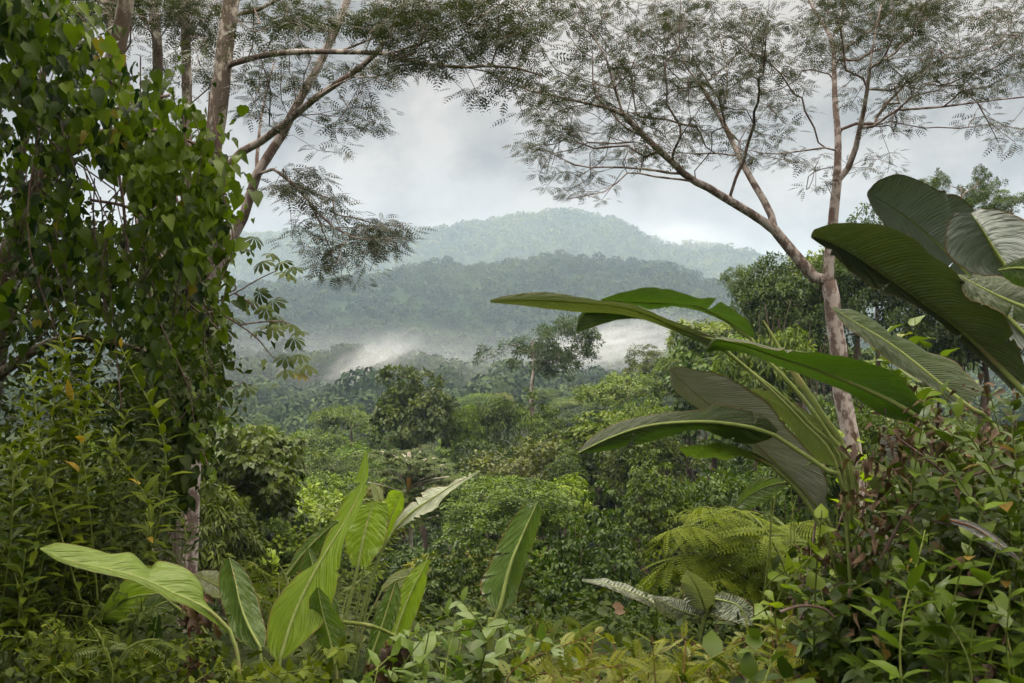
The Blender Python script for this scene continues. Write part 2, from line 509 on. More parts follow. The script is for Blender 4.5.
def tube(mb, pts, rad, sides=6, tint=0.5, cap=True):
    pts = np.asarray(pts, float)
    n = len(pts)
    rad = np.broadcast_to(np.asarray(rad, float), (n,))
    T = nrm(np.gradient(pts, axis=0))
    ref = np.array([0.31, 0.95, 0.05]) if abs(T[0] @ np.array([0.31, 0.95, 0.05])) < .9 else np.array([1.0, 0, 0])
    A = nrm(np.cross(T, ref))
    B = np.cross(T, A)
    an = np.linspace(0, 2 * np.pi, sides, endpoint=False)
    V = pts[:, None] + rad[:, None, None] * (np.cos(an)[None, :, None] * A[:, None] + np.sin(an)[None, :, None] * B[:, None])
    i = np.arange(n - 1)[:, None] * sides
    j = np.arange(sides)[None]
    j2 = (j + 1) % sides
    q = np.stack([i + j, i + j2, i + sides + j2, i + sides + j], -1).reshape(-1, 4)
    fs = [q]
    V = V.reshape(-1, 3)
    if cap:
        V = np.vstack([V, pts[-1]])
        c = len(V) - 1
        jj = np.arange(sides)
        fs.append(np.stack([(n - 1) * sides + jj, (n - 1) * sides + (jj + 1) % sides, np.full(sides, c)], -1))
    mb.add(V, fs, tint)


class Skel:
    def __init__(self):
        self.p, self.par, self.r, self.len, self.dir, self.lab = [], [], [], [], [], []

    def node(self, p, par, r=None, lab=0):
        p = np.asarray(p, float)
        self.p.append(p)
        self.par.append(par)
        self.r.append(r)
        self.lab.append(lab)
        if par >= 0:
            d = p - self.p[par]
            l = np.linalg.norm(d)
            self.len.append(self.len[par] + l)
            self.dir.append(d / max(l, 1e-9))
        else:
            self.len.append(0.0)
            self.dir.append(np.array([0, 0, 1.0]))
        return len(self.p) - 1

    def line(self, pts, r0, r1, par=-1, n=None, lab=0):
        """a hand-drawn limb; returns its node ids"""
        pts = np.asarray(pts, float)
        L = np.linalg.norm(np.diff(pts, axis=0), axis=1).sum()
        n = n or max(4, int(L / 0.35))
        s = spline(pts, n)
        ids = []
        start = 0
        if par >= 0:
            start = 1
        for k in range(start, n):
            par = self.node(s[k], par, r0 + (r1 - r0) * k / (n - 1), lab)
            ids.append(par)
        return ids

    def near(self, p):
        a = np.array(self.p)
        return int(np.argmin(((a - np.asarray(p)) ** 2).sum(1)))

    def grow(self, att, step=0.3, kpath=0.35, lift=0.2, sag=0.0, lab=9, rng=RNG):
        """joins every attractor to the skeleton by the cheapest twig; returns the tips"""
        att = np.asarray(att, float)
        root = self.p[0]
        order = np.argsort([min(np.linalg.norm(np.array(self.p) - a, axis=1)) for a in att])
        cap = len(self.p) + 200000
        A = np.array(self.p)
        Ln = np.array(self.len)
        tips = []
        for k in order:
            a = att[k]
            dv = a - A
            D = np.linalg.norm(dv, axis=1)
            dd = np.array(self.dir)
            back = 1 - (dv * dd).sum(1) / np.maximum(D, 1e-6)
            c = D * (1 + 0.35 * np.clip(back - 0.3, 0, 2)) + kpath * Ln
            b = int(np.argmin(c))
            dist = D[b]
            m = max(1, int(dist / step))
            p0 = A[b]
            d0 = self.dir[b] * 0.6 + np.array([0, 0, lift])
            ctrl = p0 + d0 * dist * 0.45
            par = b
            new = []
            for q in range(1, m + 1):
                t = q / m
                pt = (1 - t) ** 2 * p0 + 2 * t * (1 - t) * ctrl + t * t * a
                if q < m:
                    pt = pt + rng.normal(size=3) * step * 0.10
                par = self.node(pt, par, None, lab)
                new.append(pt)
            A = np.vstack([A, new])
            Ln = np.array(self.len)
            tips.append(par)
        return tips

    def radii(self, tip=0.006, ex=2.2):
        n = len(self.p)
        acc = np.zeros(n)
        kids = [[] for _ in range(n)]
        for i in range(n):
            if self.par[i] >= 0:
                kids[self.par[i]].append(i)
        R = np.zeros(n)
        for i in range(n - 1, -1, -1):
            r = max(acc[i] ** (1 / ex) if acc[i] > 0 else 0, tip)
            if self.r[i] is not None:
                r = self.r[i]
            elif self.par[i] >= 0 and self.r[self.par[i]] is not None:
                r = min(r, self.r[self.par[i]] * 0.75)
            R[i] = r
            if self.par[i] >= 0:
                acc[self.par[i]] += r ** ex
        return R, kids

    def mesh(self, mbs, tip=0.006, sides=(10, 6, 3), ex=2.2):
        """tubes into mbs[lab]; chains follow the thickest child of the same label"""
        R, kids = self.radii(tip, ex)
        done = np.zeros(len(self.p), bool)
        stack = [0]
        while stack:
            i = stack.pop()
            ch = []
            p = self.par[i]
            if p >= 0:
                ch.append((self.p[p], min(R[i], R[p])))
            lab = self.lab[i]
            j = i
            while True:
                ch.append((self.p[j], R[j]))
                ks = sorted(kids[j], key=lambda q: (self.lab[q] == lab, R[q]), reverse=True)
                if not ks:
                    break
                if self.lab[ks[0]] == lab:
                    stack += ks[1:]
                    j = ks[0]
                else:
                    stack += ks
                    break
            if len(ch) > 1:
                r = max(c[1] for c in ch)
                sd = sides[0] if r > 0.06 else sides[1] if r > 0.018 else sides[2]
                tube(mbs[lab], [c[0] for c in ch], [c[1] for c in ch], sd)


# ------------------------------------------------------------------ ground, hills, mountain
def terrain(name, ys, half, mat, nx):
    mb = MB()
    ys = np.asarray(ys)
    X = np.linspace(-1, 1, nx)[None] * (half(ys))[:, None]
    Yg = np.repeat(ys[:, None], nx, 1)
    Z = height(X, Yg)
    V = np.stack([X, Yg, Z], -1).reshape(-1, 3)
    i = np.arange(len(ys) - 1)[:, None] * nx
    j = np.arange(nx - 1)[None]
    q = np.stack([i + j, i + j + 1, i + nx + j + 1, i + nx + j], -1).reshape(-1, 4)
    mb.add(V, q)
    o = mb.build(name, mat, smooth=True)
    return tag(o, kind='structure')


terrain('ground', np.concatenate([np.linspace(-60, 20, 60), np.geomspace(20.5, 600, 150)]), lambda y: 60 + 1.4 * np.abs(y), M['soil'], 180)
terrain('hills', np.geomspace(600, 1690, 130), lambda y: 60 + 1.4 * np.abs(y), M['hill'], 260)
terrain('mountain', np.linspace(1690, 4200, 130), lambda y: 60 + 1.4 * np.abs(y), M['mount'], 300)


# far woods: crowns as loose clumps of leaf faces, one mass each
def far_wood(name, label, n, yr, pxr, rad, nf, mat, seed, squash=0.8, power=1.0, fs=1.0):
    rng = np.random.default_rng(seed)
    y = (rng.uniform(yr[0] ** power, yr[1] ** power, n)) ** (1 / power)
    px = rng.uniform(pxr[0], pxr[1], n)
    x = (px - CX) / F * y
    z = height(x, y)
    big = np.clip(rng.gamma(3.2, 1 / 3.2, n), .25, 2.6)
    R = rad * (0.55 + 0.6 * big)
    lift = R * (0.5 + 0.9 * rng.random(n))
    c = np.stack([x, y, z + lift], -1)
    tone = np.clip(0.40 + 0.5 * fbm(x / 160, y / 160, 77) + rng.normal(0, 0.13, n), 0, 1)
    u = rdir(n * nf, rng).reshape(n, nf, 3)
    u[..., 2] = np.abs(u[..., 2]) * 1.1 - 0.35
    rr = R[:, None, None] * (0.75 + 0.35 * rng.random((n, nf, 1)))
    pos = c[:, None] + u * rr * np.array([1, 1, squash])
    d = nrm(np.cross(u, rdir(n * nf, rng).reshape(n, nf, 3)))
    up = nrm(u + 0.35 * rng.normal(size=(n, nf, 3)))
    s = np.repeat(R, nf) * rng.uniform(0.55, 0.95, n * nf) * fs
    mb = MB()
    inst(mb, TDW, (pos - d * (s.reshape(n, nf, 1)) * 0.5).reshape(-1, 3), d.reshape(-1, 3), up.reshape(-1, 3), s,
         np.clip(np.repeat(tone, nf) + rng.normal(0, 0.07, n * nf), 0, 1))
    o = mb.build(name, mat)
    return tag(o, label, 'forest', kind='stuff')


far_wood('valley_forest', 'hazy green forest filling the valley floor below the mist', 2800, (235, 660), (-250, 1280), 4.6, 190, M['farleaf'], 11, 0.8, 1.6, .32)
far_wood('ridge_forest', 'bluish forest covering the middle ridge', 11500, (600, 1400), (-250, 1280), 5.4, 60, M['farleaf'], 12, 0.95, 1.7, .52)
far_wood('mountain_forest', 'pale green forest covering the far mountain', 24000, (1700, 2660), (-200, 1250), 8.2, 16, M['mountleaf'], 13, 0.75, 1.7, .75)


# ------------------------------------------------------------------ trees of the valley: prototypes
def crown_proto(seed, lobes, n_clump, n_leaf, clump_r, leaf, T, flat=0.75, droop=0.2, inner=0.75, lowcut=-0.55, spread=1.0, hollow=0.0):
    """a crown of unit radius: clumps of leaves on the skins of several lobes; plus its limbs"""
    rng = np.random.default_rng(seed)
    C = []
    lob = [(np.zeros(3), 0.72)]
    for k in range(lobes):
        a = rng.uniform(0, 2 * np.pi)
        r = rng.uniform(0.38, 0.76) * spread
        lob.append((np.array([math.cos(a) * r, math.sin(a) * r, rng.uniform(-0.35, 0.5)]), rng.uniform(0.22, 0.5)))
    if hollow:
        lob = lob[1:]
    w = np.array([l[1] ** 2 for l in lob])
    pick = rng.choice(len(lob), n_clump, p=w / w.sum())
    u = rdir(n_clump, rng)
    u[:, 2] = np.where(u[:, 2] < lowcut, -u[:, 2] * 0.6, u[:, 2])
    rr = inner + (1.06 - inner) * rng.random(n_clump) ** 0.5
    cc = np.array([lob[k][0] for k in pick]) + u * (np.array([lob[k][1] for k in pick]) * rr)[:, None]
    cc[:, 2] *= flat
    ctint = rng.normal(0.45, 0.17, n_clump)
    out = nrm(cc * np.array([1, 1, 1.2]) + u * 0.6 + np.array([0, 0, 0.25]))
    m = n_clump * n_leaf
    v = rdir(m, rng)
    o = np.repeat(out, n_leaf, 0)
    v = nrm(v + o * 0.8)
    cr = np.repeat(clump_r * rng.uniform(0.6, 1.25, n_clump), n_leaf)
    pos = np.repeat(cc, n_leaf, 0) + v * (cr * rng.random(m) ** 0.4)[:, None] * np.array([1, 1, 0.62])
    d = nrm(v * np.array([1, 1, 0.5]) + rdir(m, rng) * 0.55 + np.array([0, 0, -droop]))
    up = nrm(o * 0.5 + UP * 0.7 + rdir(m, rng) * 0.45)
    mb = MB()
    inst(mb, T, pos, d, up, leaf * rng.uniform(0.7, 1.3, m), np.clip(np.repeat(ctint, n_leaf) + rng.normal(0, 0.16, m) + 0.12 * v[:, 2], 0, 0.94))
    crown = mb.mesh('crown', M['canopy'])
    sk = Skel()
    ids = sk.line([[0, 0, -1.1], [0.02, 0.03, -0.6], [-0.02, 0, -0.2], [0, 0.02, 0.25]], 0.05, 0.02, n=9)
    sk.grow(cc[rng.choice(n_clump, min(n_clump, 60), False)] * 0.93, 0.14, 0.3, 0.15, rng=rng)
    b = MB()
    sk.mesh({0: b, 9: b}, 0.0055, (7, 5, 4))
    limbs = b.mesh('limb', M['bark_l'] if hollow else M['bark_d'], True)
    return crown, limbs


tm = MB()
tube(tm, spline([[0, 0, 0], [.25, .1, .3], [-.1, -.1, .7], [0, 0, 1]], 12), np.linspace(0.085, 0.05, 12), 8)
TRUNK_D = tm.mesh('trunk', M['bark_d'], True)
TRUNK_P = tm.mesh('trunk', M['bark_p'], True)

PROTO = {
    'round': [crown_proto(101, 7, 230, 26, 0.16, 0.082, TD), crown_proto(102, 9, 230, 26, 0.15, 0.082, TD, 0.9)],
    'clump': [crown_proto(103, 9, 120, 42, 0.17, 0.085, TDW, 1.0), crown_proto(104, 8, 130, 42, 0.16, 0.085, TDW, 0.85)],
    'fine': [crown_proto(105, 8, 400, 44, 0.115, 0.046, TD, 0.8), crown_proto(106, 9, 400, 44, 0.12, 0.046, TD, 0.95)],
    'umbrella': [crown_proto(107, 8, 200, 30, 0.14, 0.06, TD, 0.45, lowcut=-0.1), crown_proto(108, 10, 210, 30, 0.14, 0.06, TD, 0.5, lowcut=-0.15)],
    'open': [crown_proto(109, 11, 170, 60, 0.14, 0.058, TDN, 0.8, hollow=1, spread=1.25, inner=.5), crown_proto(110, 12, 130, 60, 0.13, 0.058, TDN, 0.9, hollow=1, spread=1.2, inner=.5)],
    'droop': [crown_proto(111, 8, 260, 26, 0.14, 0.095, TDW, 1.25, 0.9), crown_proto(112, 7, 260, 26, 0.15, 0.095, TDW, 1.4, 0.9)],
    'column': [crown_proto(113, 8, 330, 26, 0.13, 0.075, TDW, 1.9, 0.9, lowcut=-.95), crown_proto(114, 9, 330, 26, 0.12, 0.075, TDW, 1.7, 0.9, lowcut=-.95)],
    'lance': [crown_proto(115, 8, 260, 24, 0.16, 0.13, TDN, 0.9, 0.6), crown_proto(116, 7, 260, 24, 0.16, 0.13, TDN, 1.05, 0.6)],
}
FLAT = {'round': .82, 'clump': .95, 'fine': .88, 'umbrella': .5, 'open': .85, 'droop': 1.3, 'column': 1.8, 'lance': .95}
TREES = []


def tree(name, label, px, top, wpx, Y, typ, colr, hpx=None, var=0, group=None, pale=False, rot=None, cat='tree', bury=0.3):
    """a tree whose crown top is seen at (px, top) and whose crown is wpx pixels wide, Y metres away"""
    s = wpx / F * Y / 2
    crown, limbs = PROTO[typ][var % 2]
    hz = (hpx / F * Y / 2) / FLAT[typ] if hpx else s
    x = (px - CX) / F * Y
    ztop = (CY - top) / F * Y
    zc = ztop - FLAT[typ] * hz
    g = float(height(x, Y))
    H = max(zc - g, s * 0.3)
    o = thing(name, label, cat, (x, Y, zc - H - bury), group)
    c = link('crown', crown, o)
    c.location = (0, 0, H + bury)
    c.scale = (s, s, hz)
    a = RNG.uniform(0, 6.28) if rot is None else rot
    c.rotation_euler = (0, 0, a)
    c.color = (*colr, 1)
    l = link('limb', limbs, o)
    l.location = c.location
    l.scale = c.scale
    l.rotation_euler = c.rotation_euler
    t = link('trunk', TRUNK_P if pale else TRUNK_D, o)
    tw = s * (.3 if typ == 'open' else .8)
    t.scale = (tw, tw, max(H + bury - 0.75 * hz * FLAT[typ], 0.3))
    TREES.append((px, top, wpx, Y))
    return o


DK, MD, LT, YL, GY_, BR = (.42, .5, .42), (.72, .8, .65), (1.05, 1.12, .75), (1.4, 1.35, .75), (.75, .82, .9), (.82, .75, .55)
T_ = tree
T_('broadleaf_tree', 'tall dark tree with clumped rounded crown rising above the valley canopy', 416, 358, 92, 78, 'clump', (.62, .62, .55), 125, rot=1.0)
T_('open_crowned_tree', 'tall thin tree with open wispy crown and pale limbs before the misty ridge', 533, 304, 112, 80, 'open', (.34, .46, .40), 104, rot=2.2)
T_('vine_draped_tree', 'vine smothered trunk column right below the open wispy crowned tree', 545, 388, 62, 76, 'column', (.8, .85, .7), 150)
T_('broadleaf_tree', 'small pale green tree tucked between the tall dark tree and the wispy one', 462, 392, 46, 80, 'lance', (1.1, 1.2, .95), 80)
T_('broadleaf_tree', 'dark bushy tree filling the gap just left of the vine smothered column', 497, 388, 66, 82, 'round', (.65, .7, .65), 90)
T_('umbrella_tree', 'flat topped sunlit tree under the white mist right of centre', 628, 368, 100, 92, 'umbrella', (1.2, 1.2, .9), 52)
T_('round_tree', 'grey green rounded tree directly below the arching long blades', 690, 328, 108, 66, 'fine', (.95, .98, 1.0), 120)
T_('sparse_tree', 'sparse bluish tree at the edge of the mist left of the dense dark tree', 755, 258, 52, 105, 'open', (.75, .8, 1.0), 62)
DT = T_('dense_tree', 'big dense dark tree behind the forked pinkish trunk', 800, 226, 130, 46, 'fine', (.48, .58, .42), 200, rot=.4)
T_('dense_tree', 'dark leafy tree right of the forked trunk behind the pleated blades', 878, 205, 120, 44, 'fine', (.45, .54, .42), 200, 1)
T_('dense_tree', 'dark leafy tree behind the large pleated blades at the frame edge', 985, 245, 150, 42, 'round', (.5, .6, .45), 170)
T_('slender_tree', 'wispy treetop poking above the broad grey green blade', 962, 158, 62, 48, 'open', (.6, .68, .6), 80, 1, rot=.3)
T_('slender_tree', 'low feathery treetop at the frame edge above the rounded blade', 1012, 178, 78, 50, 'open', (.6, .7, .6), 55)
T_('slender_tree', 'small wispy treetop peeping over the left end of the broad grey blade', 905, 172, 50, 52, 'open', (.7, .75, .65), 40)
T_('dense_tree', 'light green bushy tree left of the forked trunk behind the petioles', 756, 312, 90, 40, 'lance', (1.05, 1.1, .8), 150)
T_('brown_leaved_tree', 'olive brown leafed tree standing right of the vine covered trunk', 228, 402, 150, 27, 'droop', (.75, .74, .48), 190, rot=0.8)
T_('brown_leaved_tree', 'lower olive tree close behind the mottled trunk', 205, 470, 110, 24, 'lance', (.75, .72, .5), 150, 1)
T_('feathery_tree', 'bright feathery tree below the misty gap left of the dark tall tree', 330, 452, 150, 46, 'fine', (1.15, 1.25, .9), 140)
T_('feathery_tree', 'soft green tree low between the olive tree and the tall upright blade', 280, 505, 110, 32, 'fine', (1.0, 1.1, .8), 110, 1)
T_('leafy_bush', 'sunlit bright bush in front of the tall dark tree', 500, 462, 150, 30, 'fine', (.9, 1.02, .6), 110)
T_('leafy_bush', 'yellow green crown beside the sunlit bright bush', 560, 470, 80, 34, 'lance', (1.5, 1.5, .8), 80)
T_('vine_tower', 'dark vine tower of small leaves beside the dark upright blade', 592, 486, 116, 20, 'column', (.48, .62, .4), 230, rot=2.0)
T_('vine_tower', 'dark vine mound left of the dark upright blade', 462, 500, 100, 24, 'column', (.6, .7, .5), 170, 1)
T_('vine_tower', 'shadowy vine column behind the long dark drooping blade', 655, 438, 84, 30, 'column', (.8, .85, .6), 190)
T_('broadleaf_tree', 'yellowish crown above the bright tip of the drooping dark blade', 600, 405, 90, 58, 'clump', (1.25, 1.2, .8), 80)
T_('broadleaf_tree', 'rounded mid green crown under the grey green rounded tree', 640, 400, 80, 52, 'round', (1.0, 1.05, .75), 90, 1)
T_('broadleaf_tree', 'dark tree low behind the fern and petioles', 720, 455, 120, 30, 'round', (.6, .7, .55), 170)
T_('broadleaf_tree', 'dark low tree under the forked trunk base', 800, 400, 130, 32, 'round', (.65, .75, .55), 200, 1)
T_('broadleaf_tree', 'dark low tree behind the brown dead foliage', 905, 380, 150, 30, 'fine', (.65, .72, .55), 200)
T_('broadleaf_tree', 'spreading hazy tree at the left end of the valley canopy', 305, 425, 90, 95, 'umbrella', (.95, 1.05, .95), 50)
T_('broadleaf_tree', 'flat hazy tree just left of the tall dark tree', 352, 402, 80, 100, 'umbrella', (1.0, 1.05, .9), 45, 1)

rng = np.random.default_rng(47)
mb = MB()
for k in range(26):
    p0 = P(rng.uniform(755, 845), rng.uniform(290, 370), rng.uniform(41.5, 43.5))
    L_ = rng.uniform(2, 5.5)
    tube(mb, spline([p0, p0 + [rng.normal() * .25, 0, -L_ * .5], p0 + [rng.normal() * .4, 0, -L_]], 10), rng.uniform(.010, .02), 4)
mb.build('lianas', M['twig'], DT, True, off=np.array(DT['_o']))

# a pale trunked tree with layered palmate leaves and a yellow scar
o = thing('layered_tree', 'pale trunked tree with layered grey green leaves and ochre trunk scar', 'tree', (*P(409, 560, 44)[:2], float(height(P(409, 560, 44)[0], 44))))
mb = MB()
pb = np.array(o['_o'])
tp = P(409, 452, 44)
tube(mb, spline([pb, (pb * .5 + tp * .5) + [.1, 0, 0], tp], 14), np.linspace(.15, .09, 14), 9)
mb.build('trunk', M['bark_p'], o, True)
mb = MB()
rng = np.random.default_rng(50)
for k in range(46):
    a = rng.uniform(0, 6.28)
    r = rng.uniform(.3, 2.3)
    c = P(409, rng.uniform(447, 520), 44) + np.array([math.cos(a) * r, math.sin(a) * r, -0.1 * r])
    tube(mb, spline([[tp[0], tp[1], c[2] - .5], c * .6 + np.array([tp[0], tp[1], c[2]]) * .4 + [0, 0, -.15], c], 6), .03, 4)
mb.build('limb', M['bark_p'], o, True)
rng = np.random.default_rng(50)
mb = MB()
for k in range(46):
    a = rng.uniform(0, 6.28)
    r = rng.uniform(.3, 2.3)
    c = P(409, rng.uniform(447, 520), 44) + np.array([math.cos(a) * r, math.sin(a) * r, -0.1 * r])
    n = 9
    pos = c + np.random.default_rng(k).normal(size=(n, 3)) * [.38, .38, .06]
    inst(mb, TPA, pos, rdir(n) * [1, 1, .1], UP + rdir(n) * .25, RNG.uniform(.22, .36, n), np.clip(RNG.normal(.5, .2, n), 0, .94))
mb.build('crown', M['palmate'], o)
mb = MB()
tube(mb, [P(409, 478, 43.75), P(409, 492, 43.75)], [.125, .13], 9)
mb.build('trunk_scar', bark_mat('ochre_scar', (.30, .17, .03), (.42, .26, .06), (.4, .3, .1), 5, .3), o, True)

# the rest of the canopy
ADJ = [(DK, 'dark'), (MD, 'mid green'), (LT, 'light green'), (YL, 'yellow green'), (GY_, 'grey green'), (BR, 'olive brown')]
SHN = {'round': 'rounded', 'clump': 'clumped', 'fine': 'fine leaved', 'umbrella': 'flat topped', 'droop': 'drooping', 'lance': 'narrow leaved', 'column': 'vine draped'}
LAND = [(215, 'by the olive brown tree'), (330, 'under the left misty gap'), (420, 'around the tall dark tree'), (530, 'around the open wispy tree'),
        (620, 'under the white mist'), (700, 'below the long arching blades'), (800, 'behind the forked trunk'), (930, 'behind the pleated blades')]
rng = np.random.default_rng(99)
for (Y0, Y1, cnt) in ((28, 42, 22), (42, 62, 24), (62, 95, 28), (95, 150, 34), (150, 235, 46)):
    for k in range(cnt):
        Y = rng.uniform(Y0, Y1)
        px = 150 + (k + rng.uniform(-.2, 1.2)) / cnt * 800 + rng.uniform(-20, 20)
        if px > 740 and Y > 100: px = rng.uniform(200, 700)
        x = (px - CX) / F * Y
        g = float(height(x, Y))
        e = rng.random() ** 1.5
        w = (4.6 + 5.2 * e) if Y > 60 else (3.2 + 3.4 * e)
        hgt = (7.0 + 8.0 * e + rng.uniform(-1, 1)) if Y > 45 else (5.2 + 4.2 * e)
        top = CY - (g + hgt) / Y * F
        typ = rng.choice(['round', 'clump', 'fine', 'umbrella', 'droop', 'lance', 'column'], p=[.22, .16, .22, .14, .08, .12, .06])
        if typ == 'column': w *= .5
        ci = rng.choice(6, p=[.2, .28, .2, .12, .12, .08])
        row = 'near' if Y < 42 else 'lower middle' if Y < 62 else 'middle' if Y < 95 else 'far' if Y < 150 else 'farthest'
        land = min(LAND, key=lambda a: abs(a[0] - px))[1]
        jit = rng.uniform(.85, 1.15, 3)
        colr = tuple(float(c) for c in np.array(ADJ[ci][0]) * jit)
        tree('canopy_tree', '%s %s tree of the %s row %s' % (ADJ[ci][1], SHN[typ], row, land), px, top, w / Y * F, Y, typ, colr,
             None, int(rng.integers(2)), 'trees of the %s canopy row %s' % (row, land), pale=rng.random() < .3)


# low growth on the slope between and under the trees
def slope_growth():
    rng = np.random.default_rng(61)
    n = 4600
    y = rng.uniform(11 ** .8, 140 ** .8, n) ** (1 / .8)
    px = rng.uniform(-60, 1090, n)
    x = (px - CX) / F * y
    z = height(x, y)
    R = rng.uniform(.35, .9, n) * (0.7 + y / 60)
    nf = 60
    u = rdir(n * nf, rng).reshape(n, nf, 3)
    u[..., 2] = np.abs(u[..., 2])
    pos = np.stack([x, y, z], -1)[:, None] + u * (R[:, None, None] * rng.random((n, nf, 1)) ** .4)
    d = nrm(u + .6 * rng.normal(size=(n, nf, 3)))
    up = nrm(UP + .5 * rng.normal(size=(n, nf, 3)))
    s = np.repeat(.10 + .004 * y, nf) * rng.uniform(.6, 1.4, n * nf)
    mb = MB()
    inst(mb, TDW, pos.reshape(-1, 3), d.reshape(-1, 3), up.reshape(-1, 3), s, np.clip(np.repeat(rng.normal(.4, .2, n), nf) + rng.normal(0, .15, n * nf), 0, .94))
    u_ = mb.build('undergrowth', M['canopy'])
    u_.color = (.42, .52, .36, 1)
    tag(u_, 'tangled low undergrowth covering the slope between the trees', 'undergrowth', kind='stuff')


slope_growth()


# ------------------------------------------------------------------ the feathery foreground trees
def in_disc(discs, n, rng, Yr):
    """points in the air where a spray of foliage hangs: discs are px, py, rx, ry, weight"""
    d = np.array(discs, float)
    w = d[:, 2] * d[:, 3] * d[:, 4]
    k = rng.choice(len(d), n, p=w / w.sum())
    a = rng.uniform(0, 2 * np.pi, n)
    r = np.sqrt(rng.random(n))
    Y = rng.uniform(Yr[0], Yr[1], n)
    px = d[k, 0] + d[k, 2] * r * np.cos(a)
    py = d[k, 1] + d[k, 3] * r * np.sin(a)
    return np.stack([(px - CX) / F * Y, Y, (CY - py) / F * Y], -1)


def feathery(o, sk, discs, n_att, Yr, n_lab, seed, per=16, spray=0.24, lim_mat='bark', radius=0.55, tipr=0.006, flat=.35, names='limb', mat='feather'):
    rng = np.random.default_rng(seed)
    att = in_disc(discs, n_att, rng, Yr)
    base_n = len(sk.p)
    tips = sk.grow(att, 0.30, 0.22, 0.12, lab=99, rng=rng)
    mbs = {k: MB() for k in list(range(n_lab)) + [99]}
    sk.mesh(mbs, tipr)
    for k in range(n_lab):
        if mbs[k].n:
            mbs[k].build('trunk' if k == 0 else names, M[lim_mat], o, True)
    mbs[99].build('twigs', M['twig'], o, True)
    # sprays sit along the outer half of the twigs, in flat layers
    T = np.array([sk.p[t] for t in tips])
    m = len(T) * per
    base = np.repeat(T, per, 0)
    off = rng.normal(size=(m, 3)) * np.array([radius, radius, radius * flat]) * .55
    pos = base + off * rng.uniform(.1, .9, (m, 1))
    d = nrm(off * [1, 1, .6] + rdir(m, rng) * .25 * radius + [0, 0, -.08 * radius])
    up = nrm(UP + rng.normal(size=(m, 3)) * .35)
    mb = MB()
    inst(mb, TPF, pos, d, up, spray * rng.uniform(.6, 1.25, m), np.clip(np.repeat(rng.normal(.45, .2, len(T)), per) + rng.normal(0, .15, m), 0, .94))
    mb.build('crown', M[mat], o)


YR = 20.0
base = P(866, 600, YR)
base[2] = height(base[0], YR) - .3
o = thing('forked_tree', 'tall pinkish barked tree forking into slender limbs with a feathery crown', 'tree', base)
sk = Skel()
tr = sk.line(np.vstack([base, PP([(856, 500), (848, 425), (841, 390), (839.5, 355), (834, 323), (832, 298), (828, 281)], YR)]), .25, .165)
f0 = tr[-1]
L1 = sk.line(PP([(828, 281), (821, 285), (808, 270), (790, 249), (774.5, 230)], YR), .135, .11, f0, lab=1)
f1 = L1[-1]
La = sk.line(np.vstack([P(774.5, 230, YR), PP([(755, 216, 19.8), (720, 195, 19.5), (707, 187, 19.3), (689, 178, 19), (670, 160, 18.7), (646, 138, 18.4), (623, 114, 18)])]), .10, .055, f1, lab=1)
a1 = sk.line(PP([(623, 114, 18), (615, 89, 17.8), (606, 58, 17.6), (594, 36, 17.4)]), .035, .015, La[-1], lab=1)
a2 = sk.line(PP([(623, 114, 18), (603, 107, 17.7), (563, 98, 17.2), (522, 88, 16.8), (490, 72, 16.5)]), .035, .012, La[-1], lab=1)
a3 = sk.line(PP([(686, 176, 19), (652, 170, 18.6), (615, 167, 18.2), (578, 166, 17.8), (541, 147, 17.4)]), .03, .010, sk.near(P(686, 176, 19)), lab=1)
a4 = sk.line(PP([(695, 181, 19.1), (658, 177, 18.4), (627, 173, 17.8), (609, 190, 17.4), (567, 199, 17)]), .025, .009, sk.near(P(695, 181, 19.1)), lab=1)
Lb = sk.line(np.vstack([P(774.5, 230, YR), PP([(769, 210, 20.2), (747, 172, 20.6), (735, 147, 21), (720, 117, 21.3), (701, 86, 21.6)])]), .085, .045, f1, lab=2)
sk.line(PP([(701, 86, 21.6), (677, 88, 21.6), (661, 74, 21.7), (630, 62, 22)]), .028, .010, Lb[-1], lab=2)
sk.line(PP([(701, 86, 21.6), (689, 71, 21.8), (677, 46, 22), (665, 15, 22)]), .028, .012, Lb[-1], lab=2)
sk.line(PP([(701, 86, 21.6), (720, 71, 21.8), (744, 46, 22), (760, 15, 22)]), .024, .010, Lb[-1], lab=2)
sk.line(PP([(721, 118, 21.3), (727, 92, 21.5), (726, 61, 21.8), (715, 25, 22)]), .022, .010, sk.near(P(721, 118, 21.3)), lab=2)
sk.line(PP([(736, 152, 21), (695, 154, 21.4), (665, 152, 21.8), (640, 160, 22)]), .022, .009, sk.near(P(736, 152, 21)), lab=2)
Lc = sk.line(PP([(828, 281, YR), (829, 260, YR), (832, 231, YR), (835, 200, YR), (837, 182, YR)]), .12, .10, f0, lab=3)
Lc2 = sk.line(PP([(837, 182, YR), (838, 138, 20.3), (835, 101, 20.7), (834, 68, 21), (832, 40, 21.2), (817, 15, 21.4), (803, -12, 21.6)]), .085, .03, Lc[-1], lab=3)
sk.line(PP([(835, 55, 21), (850, 46, 20.8), (878, 24, 20.4), (905, -5, 20)]), .03, .014, sk.near(P(835, 55, 21)), lab=3)
sk.line(PP([(834, 40, 21.2), (842, 15, 21.2), (850, -15, 21.2)]), .03, .02, sk.near(P(833, 40, 21.2)), lab=3)
sk.line(PP([(837, 146, 20.3), (801, 151, 19.6), (771, 154, 19), (750, 150, 18.7)]), .025, .010, sk.near(P(837, 146, 20.3)), lab=3)
Ld = sk.line(PP([(837, 182, YR), (843, 178, YR), (854, 154, 19.8), (861, 123, 19.5), (866, 98, 19.2), (870, 68, 18.9)]), .075, .035, Lc[-1], lab=4)
sk.line(PP([(870, 68, 18.9), (893, 55, 18.7), (912, 34, 18.5), (925, 5, 18.3)]), .028, .013, Ld[-1], lab=4)
